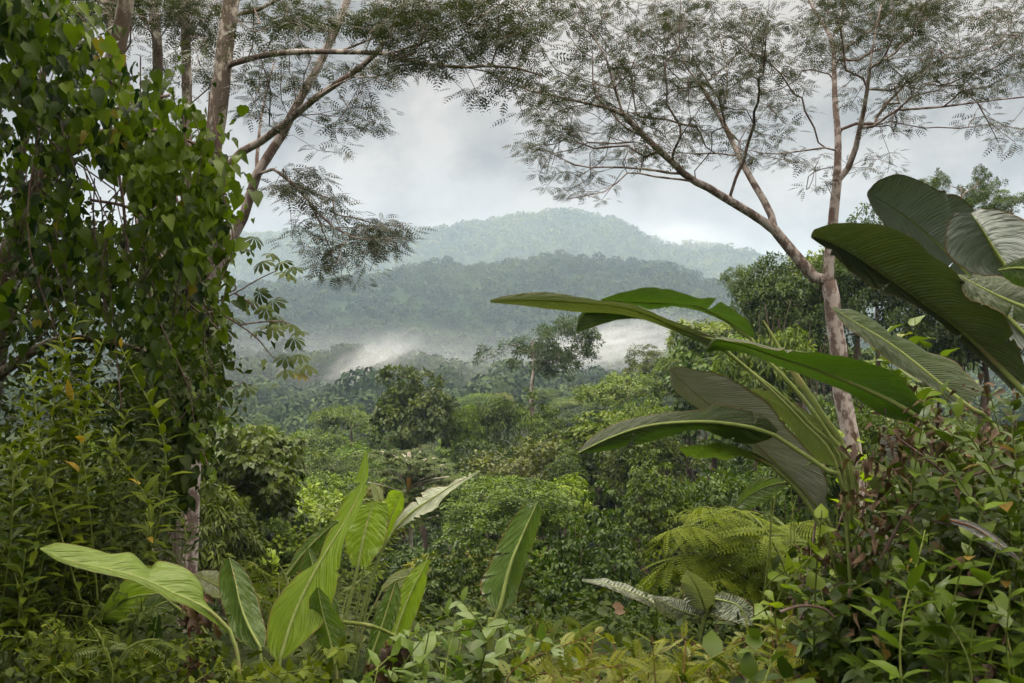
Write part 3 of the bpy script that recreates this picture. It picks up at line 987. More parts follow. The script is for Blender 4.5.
sk.line(PP([(870, 68, 18.9), (875, 34, 18.9), (881, 5, 18.9)]), .024, .012, Ld[-1], lab=4)
sk.line(PP([(866, 98, 19.2), (894, 89, 18.8), (924, 74, 18.4), (960, 45, 18)]), .028, .012, sk.near(P(866, 98, 19.2)), lab=4)
le = sk.line(PP([(862, 134, 19.6), (878, 123, 19.3), (897, 110, 19)]), .034, .026, sk.near(P(861, 134, 19.5)), lab=4)
sk.line(PP([(897, 110, 19), (940, 107, 18.6), (986, 101, 18.2), (1024, 97, 17.9), (1070, 92, 17.5)]), .026, .010, le[-1], lab=4)
sk.line(PP([(897, 110, 19), (925, 85, 18.6), (960, 70, 18.2), (1000, 50, 17.8)]), .020, .009, le[-1], lab=4)
discs = [(570, 165, 40, 34, 1), (545, 120, 36, 32, 1), (600, 110, 60, 45, 1), (640, 60, 70, 55, 1.05), (565, 55, 55, 50, .9), (700, 45, 75, 50, 1.1), (655, 140, 48, 32, 1), (715, 150, 34, 26, .9),
         (760, 95, 48, 48, 1), (785, 35, 60, 40, 1.2), (785, 150, 34, 24, .8), (812, 172, 14, 22, .8), (850, 35, 55, 40, 1), (905, 45, 60, 42, 1.1), (955, 35, 60, 38, 1.1), (995, 65, 50, 38, 1), (872, 165, 26, 16, .9),
         (890, 118, 36, 16, .6), (1000, 130, 34, 18, .9), (950, 95, 40, 14, .8), (590, 190, 26, 12, .8), (740, 10, 200, 30, .8), (940, 0, 130, 25, 1), (530, 155, 12, 14, .8), (865, 95, 24, 30, .5), (920, 80, 35, 22, .7), (690, 95, 90, 45, .5)]
feathery(o, sk, discs, 960, (16.5, 23.5), 5, 71, per=14, spray=.27, tipr=.0075, radius=.40)

# --- left trees
YL_ = 13.0
base = P(163, 660, YL_)
base[2] = height(base[0], YL_) - .3
o = thing('feathery_tree', 'thick mottled trunk rising behind the heart leaved vines with long bare bough', 'tree', base)
sk = Skel()
tr = sk.line(np.vstack([base, PP([(165, 600), (167, 541), (174, 465), (190, 300), (210, 160), (217, 119), (222, 75), (227, 30), (232, -5), (236, -60)], YL_)]), .22, .105)
sk.line(PP([(227, 68, YL_), (255, 57, 12.8), (294, 52, 12.5), (344, 52, 12.2), (389, 54, 12), (414, 62, 11.9), (459, 67, 11.6), (505, 66, 11.3), (540, 75, 11)]), .048, .012, sk.near(P(223, 68, YL_)), lab=1)
sk.line(PP([(229, 22, YL_), (250, 13, 13), (275, 2, 13), (310, -20, 13)]), .035, .02, sk.near(P(228, 22, YL_)), lab=2)
sk.line(PP([(390, 54, 12), (430, 40, 12), (470, 22, 11.8), (500, 5, 11.6)]), .022, .010, sk.near(P(389, 54, 12)), lab=1)
sk.line(PP([(345, 52, 12.2), (390, 30, 12.6), (430, 8, 13)]), .022, .010, sk.near(P(344, 52, 12.2)), lab=1)
discs = [(450, 30, 80, 32, 1.6), (510, 40, 40, 40, 1.3), (400, 15, 60, 18, 1.3), (430, 50, 50, 22, 1.2), (490, 85, 35, 18, .9), (525, 95, 20, 25, .7), (470, 5, 90, 20, 1.5), (268, 15, 40, 22, .7), (240, 45, 18, 22, .6), (205, 60, 14, 40, .7), (345, 25, 40, 20, .6)]
feathery(o, sk, discs, 230, (10.6, 13.2), 3, 72, per=13, spray=.235, lim_mat='bark_l', radius=.32, tipr=.005)

Y5 = 14.5
base = P(185, 560, Y5)
base[2] = height(base[0], Y5) - .3
o = thing('feathery_tree', 'leaning grey pink tree forking over the vines with drooping feathery boughs', 'tree', base)
sk = Skel()
tr = sk.line(np.vstack([base, PP([(196, 420), (208, 310), (230, 244), (244.7, 214), (257, 174), (279.6, 139), (299.5, 99.6), (319, 65), (344, 10), (356, -30)], Y5)]), .13, .055)
b1 = sk.line(PP([(209, 290, Y5), (216, 225, 14.2), (222, 180, 14), (235, 157, 14), (260, 142, 13.8), (287, 122, 13.6), (314, 99, 13.4), (354, 72, 13.2), (379, 50, 13), (404, 5, 13), (415, -20, 13)]), .085, .028, sk.near(P(208, 310, Y5)), lab=1)
sk.line(PP([(254, 180, Y5), (258, 150, 14.8), (260, 124, 15), (267, 90, 15.3), (275, 60, 15.6)]), .035, .012, sk.near(P(254, 180, Y5)), lab=2)
sk.line(PP([(264, 165, Y5), (280, 173, 14), (299, 189, 13.6), (319, 214, 13.2), (344, 234, 12.9), (372, 240, 12.6), (395, 238, 12.4)]), .028, .009, sk.near(P(262, 166, Y5)), lab=3)
sk.line(PP([(340, 232, 12.9), (342, 250, 12.7), (335, 268, 12.5)]), .012, .007, sk.near(P(344, 234, 12.9)), lab=3)
sk.line(PP([(316, 98, 13.4), (345, 80, 12.9), (372, 76, 12.5), (395, 90, 12.2)]), .018, .008, sk.near(P(314, 99, 13.4)), lab=1)
discs = [(345, 235, 55, 26, 1.1), (385, 235, 26, 18, 1), (340, 270, 30, 14, 1), (305, 180, 26, 22, .8), (285, 185, 16, 12, .7), (315, 205, 26, 14, .8), (350, 110, 36, 24, .8), (375, 115, 14, 14, .8), (280, 100, 36, 30, .55), (320, 60, 40, 30, .5),
         (300, 20, 45, 26, .8), (250, 90, 18, 24, .5), (370, 70, 30, 16, .7), (330, 150, 20, 16, .4), (260, 50, 20, 40, .5), (400, 60, 25, 16, .7)]
feathery(o, sk, discs, 260, (12.2, 15.2), 4, 73, per=12, spray=.235, lim_mat='bark', radius=.30, tipr=.005)


def slim_trunk(label, pts, Y, r0, r1, discs, n, seed):
    b = P(*pts[0], Y)
    b[2] = height(b[0], Y) - .3
    o = thing('slim_tree', label, 'tree', b)
    sk = Skel()
    sk.line(np.vstack([b, PP(pts, Y)]), r0, r1)
    feathery(o, sk, discs, n, (Y - 1.2, Y + 1.5), 1, seed, per=12, spray=.26, lim_mat='bark_l', radius=.38)


slim_trunk('slim pale trunk leaning at the far left of the three bare trunks', [(150, 420), (140, 200), (117, 45), (102, 0), (90, -40)], 15, .14, .085, [(95, -5, 50, 25, 1), (130, 25, 24, 20, .5)], 60, 81)
slim_trunk('slim straight trunk in the middle of the three bare trunks', [(165, 430), (160, 200), (158, 80), (157, 40), (153, 0), (150, -40)], 16, .12, .08, [(150, 5, 40, 20, 1), (170, 60, 14, 30, .6)], 60, 82)
slim_trunk('slim pinkish trunk nearest to the thick mottled trunk', [(182, 430), (186, 200), (187, 100), (186, 50), (185, 0), (184, -40)], 15.5, .12, .075, [(195, 15, 34, 25, 1), (205, 70, 12, 26, .6)], 60, 83)


# ------------------------------------------------------------------ heart-leaved vine mass on the left
def poly_pts(poly, n, rng):
    poly = np.array(poly, float)
    lo, hi = poly.min(0), poly.max(0)
    out = []
    while len(out) < n:
        q = rng.uniform(lo, hi, (n * 2, 2))
        ins = np.zeros(len(q), bool)
        j = len(poly) - 1
        for i in range(len(poly)):
            xi, yi = poly[i]
            xj, yj = poly[j]
            c = ((yi > q[:, 1]) != (yj > q[:, 1])) & (q[:, 0] < (xj - xi) * (q[:, 1] - yi) / (yj - yi + 1e-9) + xi)
            ins ^= c
            j = i
        out += list(q[ins])
    return np.array(out[:n])


def leafy(mb, poly, n, Yr, size, T, rng, down=.8, face=.5, tint=(.45, .2), holes=(), n_cluster=0, spread=18):
    q = poly_pts(poly, n, rng)
    ct = np.zeros(n)
    if n_cluster:
        c = poly_pts(poly, n_cluster, rng)
        k = rng.integers(0, n_cluster, n)
        q = c[k] + rng.normal(size=(n, 2)) * spread
        ct = rng.normal(0, .17, n_cluster)[k]
    keep = np.ones(n, bool)
    for (hx, hy, rx, ry) in holes:
        keep &= ((q[:, 0] - hx) / rx) ** 2 + ((q[:, 1] - hy) / ry) ** 2 > 1
    q = q[keep]
    ct = ct[keep]
    n = len(q)
    Y = rng.uniform(Yr[0], Yr[1], n)
    pos = np.stack([(q[:, 0] - CX) / F * Y, Y, (CY - q[:, 1]) / F * Y], -1)
    d = nrm(rdir(n, rng) * [1, 1, .6] + [0, -.1, -down])
    up = nrm(np.array([.1, -face, .75]) + rng.normal(size=(n, 3)) * .4)
    inst(mb, T, pos, d, up, size * np.clip(rng.lognormal(-.08, .40, n), .35, 1.4), np.clip(ct + rng.normal(tint[0], tint[1] * .8, n), 0, 1), rng.uniform(.75, 1.1, n))


rng = np.random.default_rng(200)
holes = [(105, 205, 26, 20), (10, 55, 14, 8), (50, 72, 10, 8), (95, 195, 14, 24), (120, 185, 12, 14), (10, 115, 8, 10), (88, 170, 12, 8), (135, 215, 10, 8), (152, 205, 8, 8), (68, 145, 8, 6), (190, 175, 10, 8), (150, 290, 10, 8), (140, 270, 8, 12)]
vb = P(100, 640, 7.2)
vb[2] = height(vb[0], 7.2)
o = thing('heart_leaved_vine', 'mass of heart leaved vines draped over the left side tree in cascading curtains', 'vine', vb)
mb = MB()
upper = [(-30, -10), (70, -10), (112, 62), (150, 95), (182, 105), (212, 132), (220, 175), (216, 230), (202, 290), (192, 370), (170, 400), (110, 330), (60, 300), (-30, 330)]
leafy(mb, upper, 2500, (5.6, 7.4), .076, TH, rng, 1.0, .55, (.33, .2), holes, 150, 20)
leafy(mb, [(60, 95), (160, 90), (208, 132), (220, 200), (204, 260), (150, 250), (90, 150)], 850, (5.4, 6.2), .078, TH, rng, 1.0, .6, (.58, .2), holes, 60, 16)
leafy(mb, [(-20, -10), (60, -10), (105, 60), (60, 100), (-20, 110)], 560, (5.2, 6.2), .086, TH, rng, 1.0, .5, (.35, .2), holes, 40, 18)
ST = []
for (a0, b0) in ((205, 120), (222, 165), (226, 200), (222, 240), (214, 280), (205, 320), (198, 350), (190, 380), (70, 5), (120, 70), (190, 105), (100, 250), (60, 330), (180, 300), (150, 320)):
    p0 = P(a0, b0, rng.uniform(5.5, 6.3))
    L_ = rng.uniform(.25, .75)
    c_ = spline([p0, p0 + [rng.normal() * .06 + .04, 0, -L_ * .5], p0 + [rng.normal() * .1 + .03, 0, -L_]], 16)
    ST.append(c_)
    q_ = c_[rng.integers(0, 16, int(L_ * 26))]
    n_ = len(q_)
    inst(mb, TH, q_, nrm(rdir(n_, rng) * [1, 1, .4] + [0, 0, -.7]), nrm(np.array([.1, -.5, .7]) + rng.normal(size=(n_, 3)) * .4), .075 * rng.uniform(.5, 1.2, n_), np.clip(rng.normal(.5, .2, n_), 0, .97))
mb.build('leaves', M['vine'], o)
mb = MB()
for c_ in ST:
    tube(mb, c_, .004, 4)
for k in range(46):
    p0 = P(rng.uniform(10, 215), rng.uniform(40, 200), rng.uniform(5.8, 7))
    L = rng.uniform(.5, 1.6)
    tube(mb, spline([p0, p0 + [rng.normal() * .1, rng.normal() * .1, -L * .5], p0 + [rng.normal() * .2, rng.normal() * .1, -L]], 8), .006, 4)
for pts in ([(-20, 90), (40, 120), (110, 110), (170, 95)], [(-20, 200), (30, 190), (80, 150), (150, 130), (210, 150)], [(90, 200), (120, 205), (150, 215), (200, 220)], [(60, 60), (110, 80), (150, 140), (190, 230)], [(-10, 20), (40, 50), (90, 90), (120, 180), (130, 300)]):
    tube(mb, spline(PP(pts, 6.6), 20), .012, 5)
mb.build('stems', M['twig'], o, True)

# the host tree: leaning dark trunk and small-leaved dark interior
hb = P(-40, 560, 7.8)
hb[2] = height(hb[0], 7.8) - .2
o = thing('host_tree', 'dark leaning trunk with dense small leaved interior behind the heart leaved vines', 'tree', hb)
mb = MB()
tube(mb, spline(np.vstack([hb, PP([(-15, 400), (5, 290), (18, 235), (60, 150), (110, 70), (130, -20)], 7.6)]), 30), np.linspace(.16, .06, 30), 10)
mb.build('trunk', M['bark_d'], o, True)
mb = MB()
for pts in ([(5, 290), (60, 250), (130, 235), (200, 240)], [(18, 235), (20, 160), (40, 90), (60, 0)], [(-10, 380), (60, 340), (140, 350), (190, 380)], [(60, 150), (120, 130), (180, 140), (220, 190)]):
    tube(mb, spline(PP(pts, 7.5), 18), np.linspace(.05, .012, 18), 6)
mb.build('limb', M['bark_d'], o, True)
mb = MB()
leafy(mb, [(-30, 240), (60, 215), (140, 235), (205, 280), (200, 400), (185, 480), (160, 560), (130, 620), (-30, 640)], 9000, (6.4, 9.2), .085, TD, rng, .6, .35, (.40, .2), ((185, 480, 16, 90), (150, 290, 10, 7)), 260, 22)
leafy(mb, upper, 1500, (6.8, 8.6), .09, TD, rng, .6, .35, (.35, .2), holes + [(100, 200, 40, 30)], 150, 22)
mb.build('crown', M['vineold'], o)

# climbing leaves on the mottled trunk
cb = P(160, 560, 12.4)
o = thing('climbing_vine', 'small leaved climber wrapping the mottled trunk above its bare pale stretch', 'vine', cb)
mb = MB()
leafy(mb, [(150, 300), (215, 260), (205, 350), (192, 420), (178, 450), (160, 520), (140, 560), (130, 420)], 2600, (11.6, 12.9), .14, TH, rng, 1.0, .6, (.35, .2), (), 70, 14)
mb.build('leaves', M['vineold'], o)
mb = MB()
for k in range(5):
    tube(mb, spline(PP([(165 + k * 3, 600), (160 + k * 4, 500), (172 + k * 5, 420), (185 + k * 4, 320)], 12.55), 16), .012, 4)
mb.build('stems', M['twig'], o, True)

# branch with palmate leaves reaching out of the vines
pb = P(190, 315, 8.6)
o = thing('palmate_branch', 'thin bare stems with umbrella like lobed leaves against the blue hills', 'branch', pb)
mb = MB()
for pts in ([(186, 318), (206, 307), (235, 293), (257, 280), (278, 270)], [(190, 318), (215, 312), (239, 325), (257, 338), (273, 357), (290, 364)], [(206, 350), (212, 365), (217, 380), (228, 389), (243, 383)], [(235, 293), (252, 305), (262, 318)], [(225, 294), (236, 288), (228, 276), (222, 270)], [(239, 325), (262, 322), (285, 322), (300, 330)], [(190, 300), (225, 255), (250, 240)]):
    tube(mb, spline(PP(pts, 8.6), 14), np.linspace(.010, .005, 14), 5)
mb.build('stems', M['twig'], o, True)
heads = [(254, 238), (247, 249), (273, 254), (288, 273), (293, 267), (260, 293), (244, 304), (273, 301), (265, 309), (277, 318), (257, 331), (273, 328), (293, 325), (299, 331), (294, 339), (286, 357), (299, 355), (286, 370), (307, 365), (301, 373), (247, 388), (262, 262), (282, 262), (250, 300), (268, 325), (236, 240), (225, 330), (232, 318)]
hp = np.array([P(a, b, 8.6 + RNG.uniform(-.35, .35)) for a, b in heads])
n = len(hp)
mb = MB()
inst(mb, TPA, hp, nrm(rdir(n) * [1, 1, .2] + [.3, -.4, -.2]), nrm(np.array([0, -.35, .9]) + rdir(n) * .35), RNG.uniform(.10, .15, n), np.clip(RNG.normal(.5, .22, n), 0, .99))
mb.build('leaves', M['palmate'], o)


# ------------------------------------------------------------------ big banana-like blades
def blade(parent, mid, A, B, Y, mat, bulge=.10, seed=0, ns=44, nc=7, ruffle=.012, rib=.010, tears=0, petiole=None, dA=0., dB=0., flip=False, name='leaf', ribmat='petiole', tip_n=0):
    """mid, A, B: midrib and both margins from tip to base as seen in the photo; Y depth(s) of the midrib; dA, dB how much
    farther (+) or nearer (-) each margin lies"""
    rng = np.random.default_rng(seed + 500)
    Yt, Yb = Y if isinstance(Y, tuple) else (Y, Y)

    def lift(L, off):
        n = len(L)
        t = np.linspace(0, 1, n)
        p = np.array(L, float)
        return np.stack([p[:, 0], p[:, 1], Yt + (Yb - Yt) * t + off * np.sin(np.pi * np.clip(t * .92 + .06, 0, 1))], -1)
    m3, a3, b3 = (spline(PP(lift(L, d)), ns) for L, d in ((mid, 0), (A, dA), (B, dB)))
    mb = MB()
    t = np.linspace(0, 1, ns)
    tear = np.zeros((2, ns))
    rows = []
    uvs = []
    c = np.concatenate([-np.linspace(1, 0, nc)[:-1], np.linspace(0, 1, nc)])
    T = nrm(np.gradient(m3, axis=0))
    nrmv = nrm(np.cross(T, (a3 - b3)))
    for k in c:
        e = a3 if k < 0 else b3
        q = abs(k)
        W = np.linalg.norm(e - m3, axis=1)[:, None]
        ph = rng.uniform(0, 6.28)
        g = 0 if k < 0 else 40
        rf = ruffle * q ** 2 * (2.4 * fbm(t * 7 + seed * 3.1, np.full(ns, g + seed * 1.7), 5, 3) * (.3 + 1.2 * vnoise(t * 3, np.full(ns, g + 7.0), seed)))[:, None]
        row = m3 + (e - m3) * q + nrmv * (bulge * W * (4 * q * (1 - q)) * (1 if not flip else -1) + rf * np.minimum(W / .1, 1))
        rows.append(row)
        uvs.append(np.stack([t, np.full(ns, k), np.zeros(ns)], -1))
    V = np.stack(rows, 1)
    UVs = np.stack(uvs, 1)
    nw = V.shape[1]
    # tears: split a margin open along a vein
    cut = set()
    for k in range(tears):
        cut.add((int(rng.integers(5, ns - 8)), int(rng.integers(2))))
    i = np.arange(ns - 1)[:, None] * nw
    j = np.arange(nw - 1)[None]
    q = np.stack([i + j, i + nw + j, i + nw + j + 1, i + j + 1], -1)
    if flip:
        q = q[..., ::-1]
    keep = np.ones(q.shape[:2], bool)
    deep = {k: int(rng.integers(2, nc - 1)) for k in sorted(cut)}
    cut = sorted(cut)
    for (r, sd) in cut:
        dpt = deep[(r, sd)]
        if sd == 0:
            keep[r, :dpt] = False
        else:
            keep[r, nw - 1 - dpt:] = False
    # narrow the opened cells by moving their rims together, to a V
    for (r, sd) in cut:
        dpt = deep[(r, sd)]
        cols = range(0, dpt + 1) if sd == 0 else range(nw - 1 - dpt, nw)
        for cc in cols:
            g = (dpt - (cc if sd == 0 else nw - 1 - cc)) / dpt
            h = .5 * (1 - .8 * g)
            a, b = V[r, cc].copy(), V[r + 1, cc].copy()
            V[r, cc] = a * (1 - h) + b * h - nrmv[r] * .010 * g
            V[r + 1, cc] = a * h + b * (1 - h) + nrmv[r] * .014 * g
    mb.add(V.reshape(-1, 3), q[keep].reshape(-1, 4), .5, UVs.reshape(-1, 3))
    ob = mb.build(name, M[mat], parent, True)
    r = MB()
    rr = rib * np.clip(.18 + .9 * t, .15, 1)
    pts = m3.copy()
    if petiole is not None:
        pe = PP([(p[0], p[1], Yb) if len(p) == 2 else p for p in petiole])
        pe = spline(np.vstack([m3[-1], pe]), 22)[1:]
        pts = np.vstack([pts, pe])
        rr = np.concatenate([rr, np.linspace(rib, rib * 1.35, len(pe))])
    tube(r, pts, rr, 7)
    off = np.array(parent.get('_o'))
    me = r.mesh('midrib', M[ribmat], True, off)
    link('midrib', me, ob)
    return ob


def plant(name, label, px, py, Y, cat='plant'):
    b = P(px, py, Y)
    b[2] = height(b[0], Y)
    return thing(name, label, cat, b)


# the big right-hand clump
R = plant('giant_leaf_plant', 'clump of huge dark pleated blades leaning in from the frame edge', 1060, 600, 3.9)
blade(R, [(867, 193), (892, 207), (918, 226), (948, 254), (985, 293), (1030, 340)], [(867, 192), (880, 179), (903, 175), (940, 188), (975, 210), (1030, 300)], [(867, 195), (880, 217), (902, 240), (930, 262), (968, 305), (1022, 350)], (4.5, 4.2), 'blade_u', .08, 1, dA=-.25, dB=.15, flip=True, tears=3, petiole=[(1060, 400), (1075, 600, 4.0)])
blade(R, [(971, 214), (982, 230), (994, 250), (1008, 272)], [(970, 213), (957, 213), (947, 230), (947, 253), (970, 272), (1006, 277)], [(972, 213), (986, 209), (1010, 213), (1035, 228), (1042, 252), (1010, 275)], (3.6, 3.75), 'blade_u', .10, 2, dA=.12, dB=.1, petiole=[(1030, 310), (1060, 400), (1072, 600, 3.9)], rib=.011)
blade(R, [(811, 236), (830, 242), (856, 256), (894, 282), (925, 305), (963, 333), (993, 361), (1018, 386)], [(811, 234), (818, 226), (838, 223), (871, 226), (906, 238), (933, 255), (953, 269), (972, 290), (1005, 318), (1030, 380)],
      [(811, 238), (829, 253), (841, 268), (867, 284), (906, 301), (944, 326), (986, 365), (1012, 390)], (3.75, 3.45), 'blade', .10, 3, 60, 9, dA=-.30, dB=-.05, flip=True, tears=6, petiole=[(1045, 430), (1062, 600, 3.8)], rib=.013)
blade(R, [(958, 275), (980, 287), (1006, 300), (1050, 318)], [(958, 274), (985, 275), (1012, 281), (1050, 298)], [(958, 277), (968, 297), (996, 313), (1048, 336)], (3.35, 3.3), 'blade_d', .1, 4, dA=.1, dB=-.05, tears=2, petiole=[(1070, 380), (1075, 600, 3.8)])
blade(R, [(998, 270), (1018, 268), (1050, 272)], [(998, 269), (1018, 259), (1050, 252)], [(998, 271), (1014, 284), (1045, 296)], (3.25, 3.3), 'blade_d', .1, 5, petiole=[(1080, 330), (1080, 600, 3.8)])
blade(R, [(833, 308), (856, 323), (887, 342), (917, 365), (948, 391), (966, 405)], [(833, 307), (850, 310), (872, 319), (890, 333), (920, 345), (955, 364), (985, 390)], [(833, 309), (847, 328), (874, 347), (905, 371), (938, 393), (958, 405)], (3.9, 3.7), 'blade_d', .1, 6, dA=.2, dB=-.06, tears=1, petiole=[(1000, 440), (1045, 600, 3.9)])
blade(R, [(706, 350), (716, 341), (745, 346), (780, 358), (812, 368), (856, 385), (894, 403), (922, 420)], [(706, 349), (718, 337), (746, 339), (776, 347), (806, 350), (856, 360), (896, 374), (926, 409)],
      [(707, 352), (722, 349), (748, 354), (780, 366), (812, 378), (842, 391), (876, 412), (915, 424)], (3.55, 3.7), 'blade_d', .1, 7, 56, 8, dA=-.15, dB=.12, flip=True, tears=1, petiole=[(960, 460), (1040, 610, 3.9)], rib=.011)
blade(R, [(878, 436), (892, 444), (912, 462)], [(878, 435), (896, 436), (914, 450)], [(878, 438), (886, 455), (908, 466)], 3.8, 'blade_g', .1, 8, petiole=[(940, 500), (990, 610)], rib=.006)
blade(R, [(852, 468), (870, 468), (892, 476)], [(852, 467), (872, 461), (892, 470)], [(852, 469), (870, 475), (892, 480)], 3.8, 'blade_w', .1, 9, petiole=[(930, 520), (980, 610)], rib=.005)

# the clump in the middle right
C = plant('giant_leaf_plant', 'slender clump of long arching blades hanging left over the valley view', 852, 600, 4.2)
blade(C, [(490, 301), (532, 300), (575, 302), (612, 305), (645, 313), (680, 328), (714, 340)], [(490, 300), (505, 296), (533, 293), (562, 295), (600, 300), (640, 307), (682, 324), (714, 337)], [(490, 302), (524, 305), (562, 308), (603, 309), (640, 316), (678, 331), (714, 343)],
      (3.2, 3.7), 'blade_s', .25, 11, 56, 6, dA=-.10, dB=.10, petiole=[(747, 369, 3.8), (779, 394, 3.9), (810, 425, 4.0), (841, 466, 4.1), (852, 600, 4.2)], rib=.008)
blade(C, [(576, 331), (581, 318), (592, 311), (628, 311), (662, 320), (700, 337), (726, 350)], [(576, 330), (580, 315), (592, 308), (630, 308), (664, 317), (702, 334), (726, 349)], [(576, 333), (597, 326), (618, 319), (642, 319), (668, 328), (698, 342), (725, 353)], (3.5, 3.8), 'blade_d', .12, 12, dA=-.05, dB=.05,
      petiole=[(760, 380), (800, 420), (838, 470), (852, 600)], rib=.006)
blade(C, [(601, 300), (632, 302), (660, 303), (692, 305), (712, 313), (730, 323), (750, 338)], [(601, 299), (615, 294), (633, 290), (657, 290), (680, 294), (698, 299), (712, 298), (730, 308), (747, 319), (755, 334)], [(602, 301), (620, 302), (636, 306), (649, 310), (663, 309), (672, 305), (692, 308), (712, 316), (730, 326), (749, 340)],
      (3.7, 3.9), 'blade_d', .12, 13, 56, 6, dA=-.12, dB=.04, tears=2, petiole=[(766, 359), (797, 391), (826, 431), (848, 472), (854, 600, 4.2)], rib=.008)
blade(C, [(670, 370), (694, 392), (728, 420), (762, 450), (795, 482), (820, 510)], [(670, 368), (688, 365), (703, 370), (723, 376), (747, 388), (768, 401), (780, 417), (795, 434), (812, 456), (827, 482), (824, 508)], [(670, 372), (672, 385), (683, 396), (716, 419), (753, 447), (779, 472), (804, 498), (818, 514)],
      (3.85, 4.05), 'blade_g', .06, 14, 56, 8, dA=-.15, dB=.12, tears=2, petiole=[(838, 540), (850, 600)], rib=.006)
blade(C, [(578, 453), (607, 439), (638, 428), (669, 423), (710, 422), (748, 427), (774, 435)], [(578, 452), (594, 436), (622, 422), (654, 414), (686, 411), (706, 409), (717, 404), (742, 409), (764, 416), (778, 430)], [(578, 454), (598, 452), (638, 444), (669, 437), (700, 430), (717, 435), (730, 441), (750, 444), (768, 440)],
      (3.4, 3.75), 'blade_d', .10, 15, 60, 8, dA=.10, dB=.12, tears=5, petiole=[(797, 450), (826, 470), (842, 486), (852, 600, 4.2)], rib=.009)
blade(C, [(679, 448), (698, 446), (726, 447), (748, 453), (772, 466)], [(679, 447), (698, 444), (726, 443), (749, 450), (773, 464)], [(679, 449), (686, 455), (698, 459), (722, 459), (740, 456), (768, 467)], (3.85, 4.0), 'blade_m', .10, 16, dA=-.05, dB=.1, petiole=[(791, 484), (807, 503), (819, 525), (829, 544), (845, 600)], rib=.008)
blade(C, [(750, 389), (790, 413), (822, 438), (852, 468)], [(750, 388), (768, 389), (793, 402), (815, 418), (834, 437), (855, 462)], [(751, 391), (762, 402), (786, 427), (805, 453), (828, 464), (850, 470)], (4.3, 4.15), 'blade_s', .10, 17, dA=-.1, dB=.15, tears=3, petiole=[(858, 500), (854, 600)], rib=.008)
blade(C, [(734, 508), (750, 495), (768, 486), (786, 482)], [(734, 507), (747, 487), (764, 477), (787, 480)], [(735, 509), (746, 510), (764, 502), (786, 487)], (4.4, 4.3), 'blade_m', .12, 18, petiole=[(820, 500), (850, 600)], rib=.006)
mb = MB()
tube(mb, spline(PP([(763, 320), (770, 332), (792, 370), (822, 415), (845, 460), (853, 600)], 4.05), 30), np.concatenate([np.linspace(.003, .016, 8), np.linspace(.015, .012, 22)]), 7)
tube(mb, spline(PP([(790, 366), (806, 392), (830, 428), (850, 470), (856, 600)], 4.15), 26), np.linspace(.012, .014, 26), 7)
mb.build('rolled_shoot', M['petiole'], C, True)

# bottom-left plants
Bp = plant('banana_plant', 'bright upright green blades of a young banana plant at the bottom left', 345, 700, 4.6)
blade(Bp, [(366, 451), (362, 486), (347, 518), (329, 547), (311, 579), (293, 618), (281, 656)], [(365, 451), (357, 476), (343, 507), (325, 543), (315, 563), (293, 579), (272, 607), (265, 632), (267, 650), (277, 661)], [(367, 451), (368, 476), (361, 507), (344, 537), (338, 571), (331, 600), (325, 621), (308, 640), (284, 660)],
      (4.5, 4.1), 'blade_l', .10, 21, 60, 8, dA=.12, dB=-.10, tears=5, petiole=[(276, 690), (280, 730, 4.3)], rib=.009)
blade(Bp, [(374, 502), (368, 520), (363, 540), (358, 566)], [(373, 501), (360, 506), (350, 522), (345, 543), (352, 566)], [(375, 501), (386, 504), (388, 522), (384, 543), (368, 567)], (4.9, 4.8), 'blade_l', .1, 22, dA=.05, dB=.05, petiole=[(350, 600), (335, 660), (330, 720)], rib=.009)
blade(Bp, [(402, 492), (396, 505), (389, 522), (384, 540)], [(402, 491), (390, 491), (385, 505), (383, 536)], [(403, 492), (404, 505), (398, 520), (386, 541)], 4.95, 'blade_l', .15, 23, petiole=[(370, 590), (350, 700)], rib=.006)
blade(Bp, [(480, 471), (455, 484), (433, 498), (412, 512), (395, 528)], [(480, 470), (458, 479), (438, 486), (421, 493), (405, 508), (393, 526)], [(480, 472), (455, 488), (437, 505), (418, 516), (397, 530)], (4.9, 4.9), 'blade_w', .12, 24, tears=5, dA=.1, dB=-.1, petiole=[(378, 560), (355, 640), (345, 720)], rib=.008)
blade(Bp, [(396, 580), (390, 600), (381, 628), (368, 664)], [(395, 580), (383, 596), (374, 618), (365, 655)], [(397, 580), (401, 594), (397, 618), (387, 640), (371, 666)], (4.3, 4.2), 'blade_m', .12, 25, petiole=[(360, 720)], rib=.007)
blade(Bp, [(337, 521), (318, 538), (302, 555), (286, 576)], [(336, 520), (314, 534), (297, 552), (285, 574)], [(338, 523), (326, 544), (310, 562), (288, 578)], (5.0, 5.0), 'blade_m', .12, 26, dA=.1, petiole=[(300, 640), (320, 720)], rib=.008)
blade(Bp, [(432, 570), (415, 574), (398, 580), (382, 590)], [(432, 569), (412, 568), (394, 573), (381, 587)], [(432, 571), (418, 580), (400, 587), (383, 592)], 4.8, 'blade_w', .1, 27, tears=3, petiole=[(360, 640), (350, 720)], rib=.005)
blade(Bp, [(371, 483), (377, 490), (380, 500)], [(370, 482), (371, 491), (374, 501)], [(372, 482), (382, 489), (384, 500)], 4.95, 'blade_w', .1, 28, petiole=[(365, 560), (345, 700)], rib=.004)
blade(Bp, [(318, 588), (322, 610), (330, 640), (336, 668)], [(317, 587), (308, 604), (316, 640), (330, 668)], [(319, 587), (334, 606), (345, 638), (341, 668)], (4.15, 4.1), 'blade_m', .14, 71, dA=.05, dB=-.05, tears=3, petiole=[(340, 720)], rib=.007)
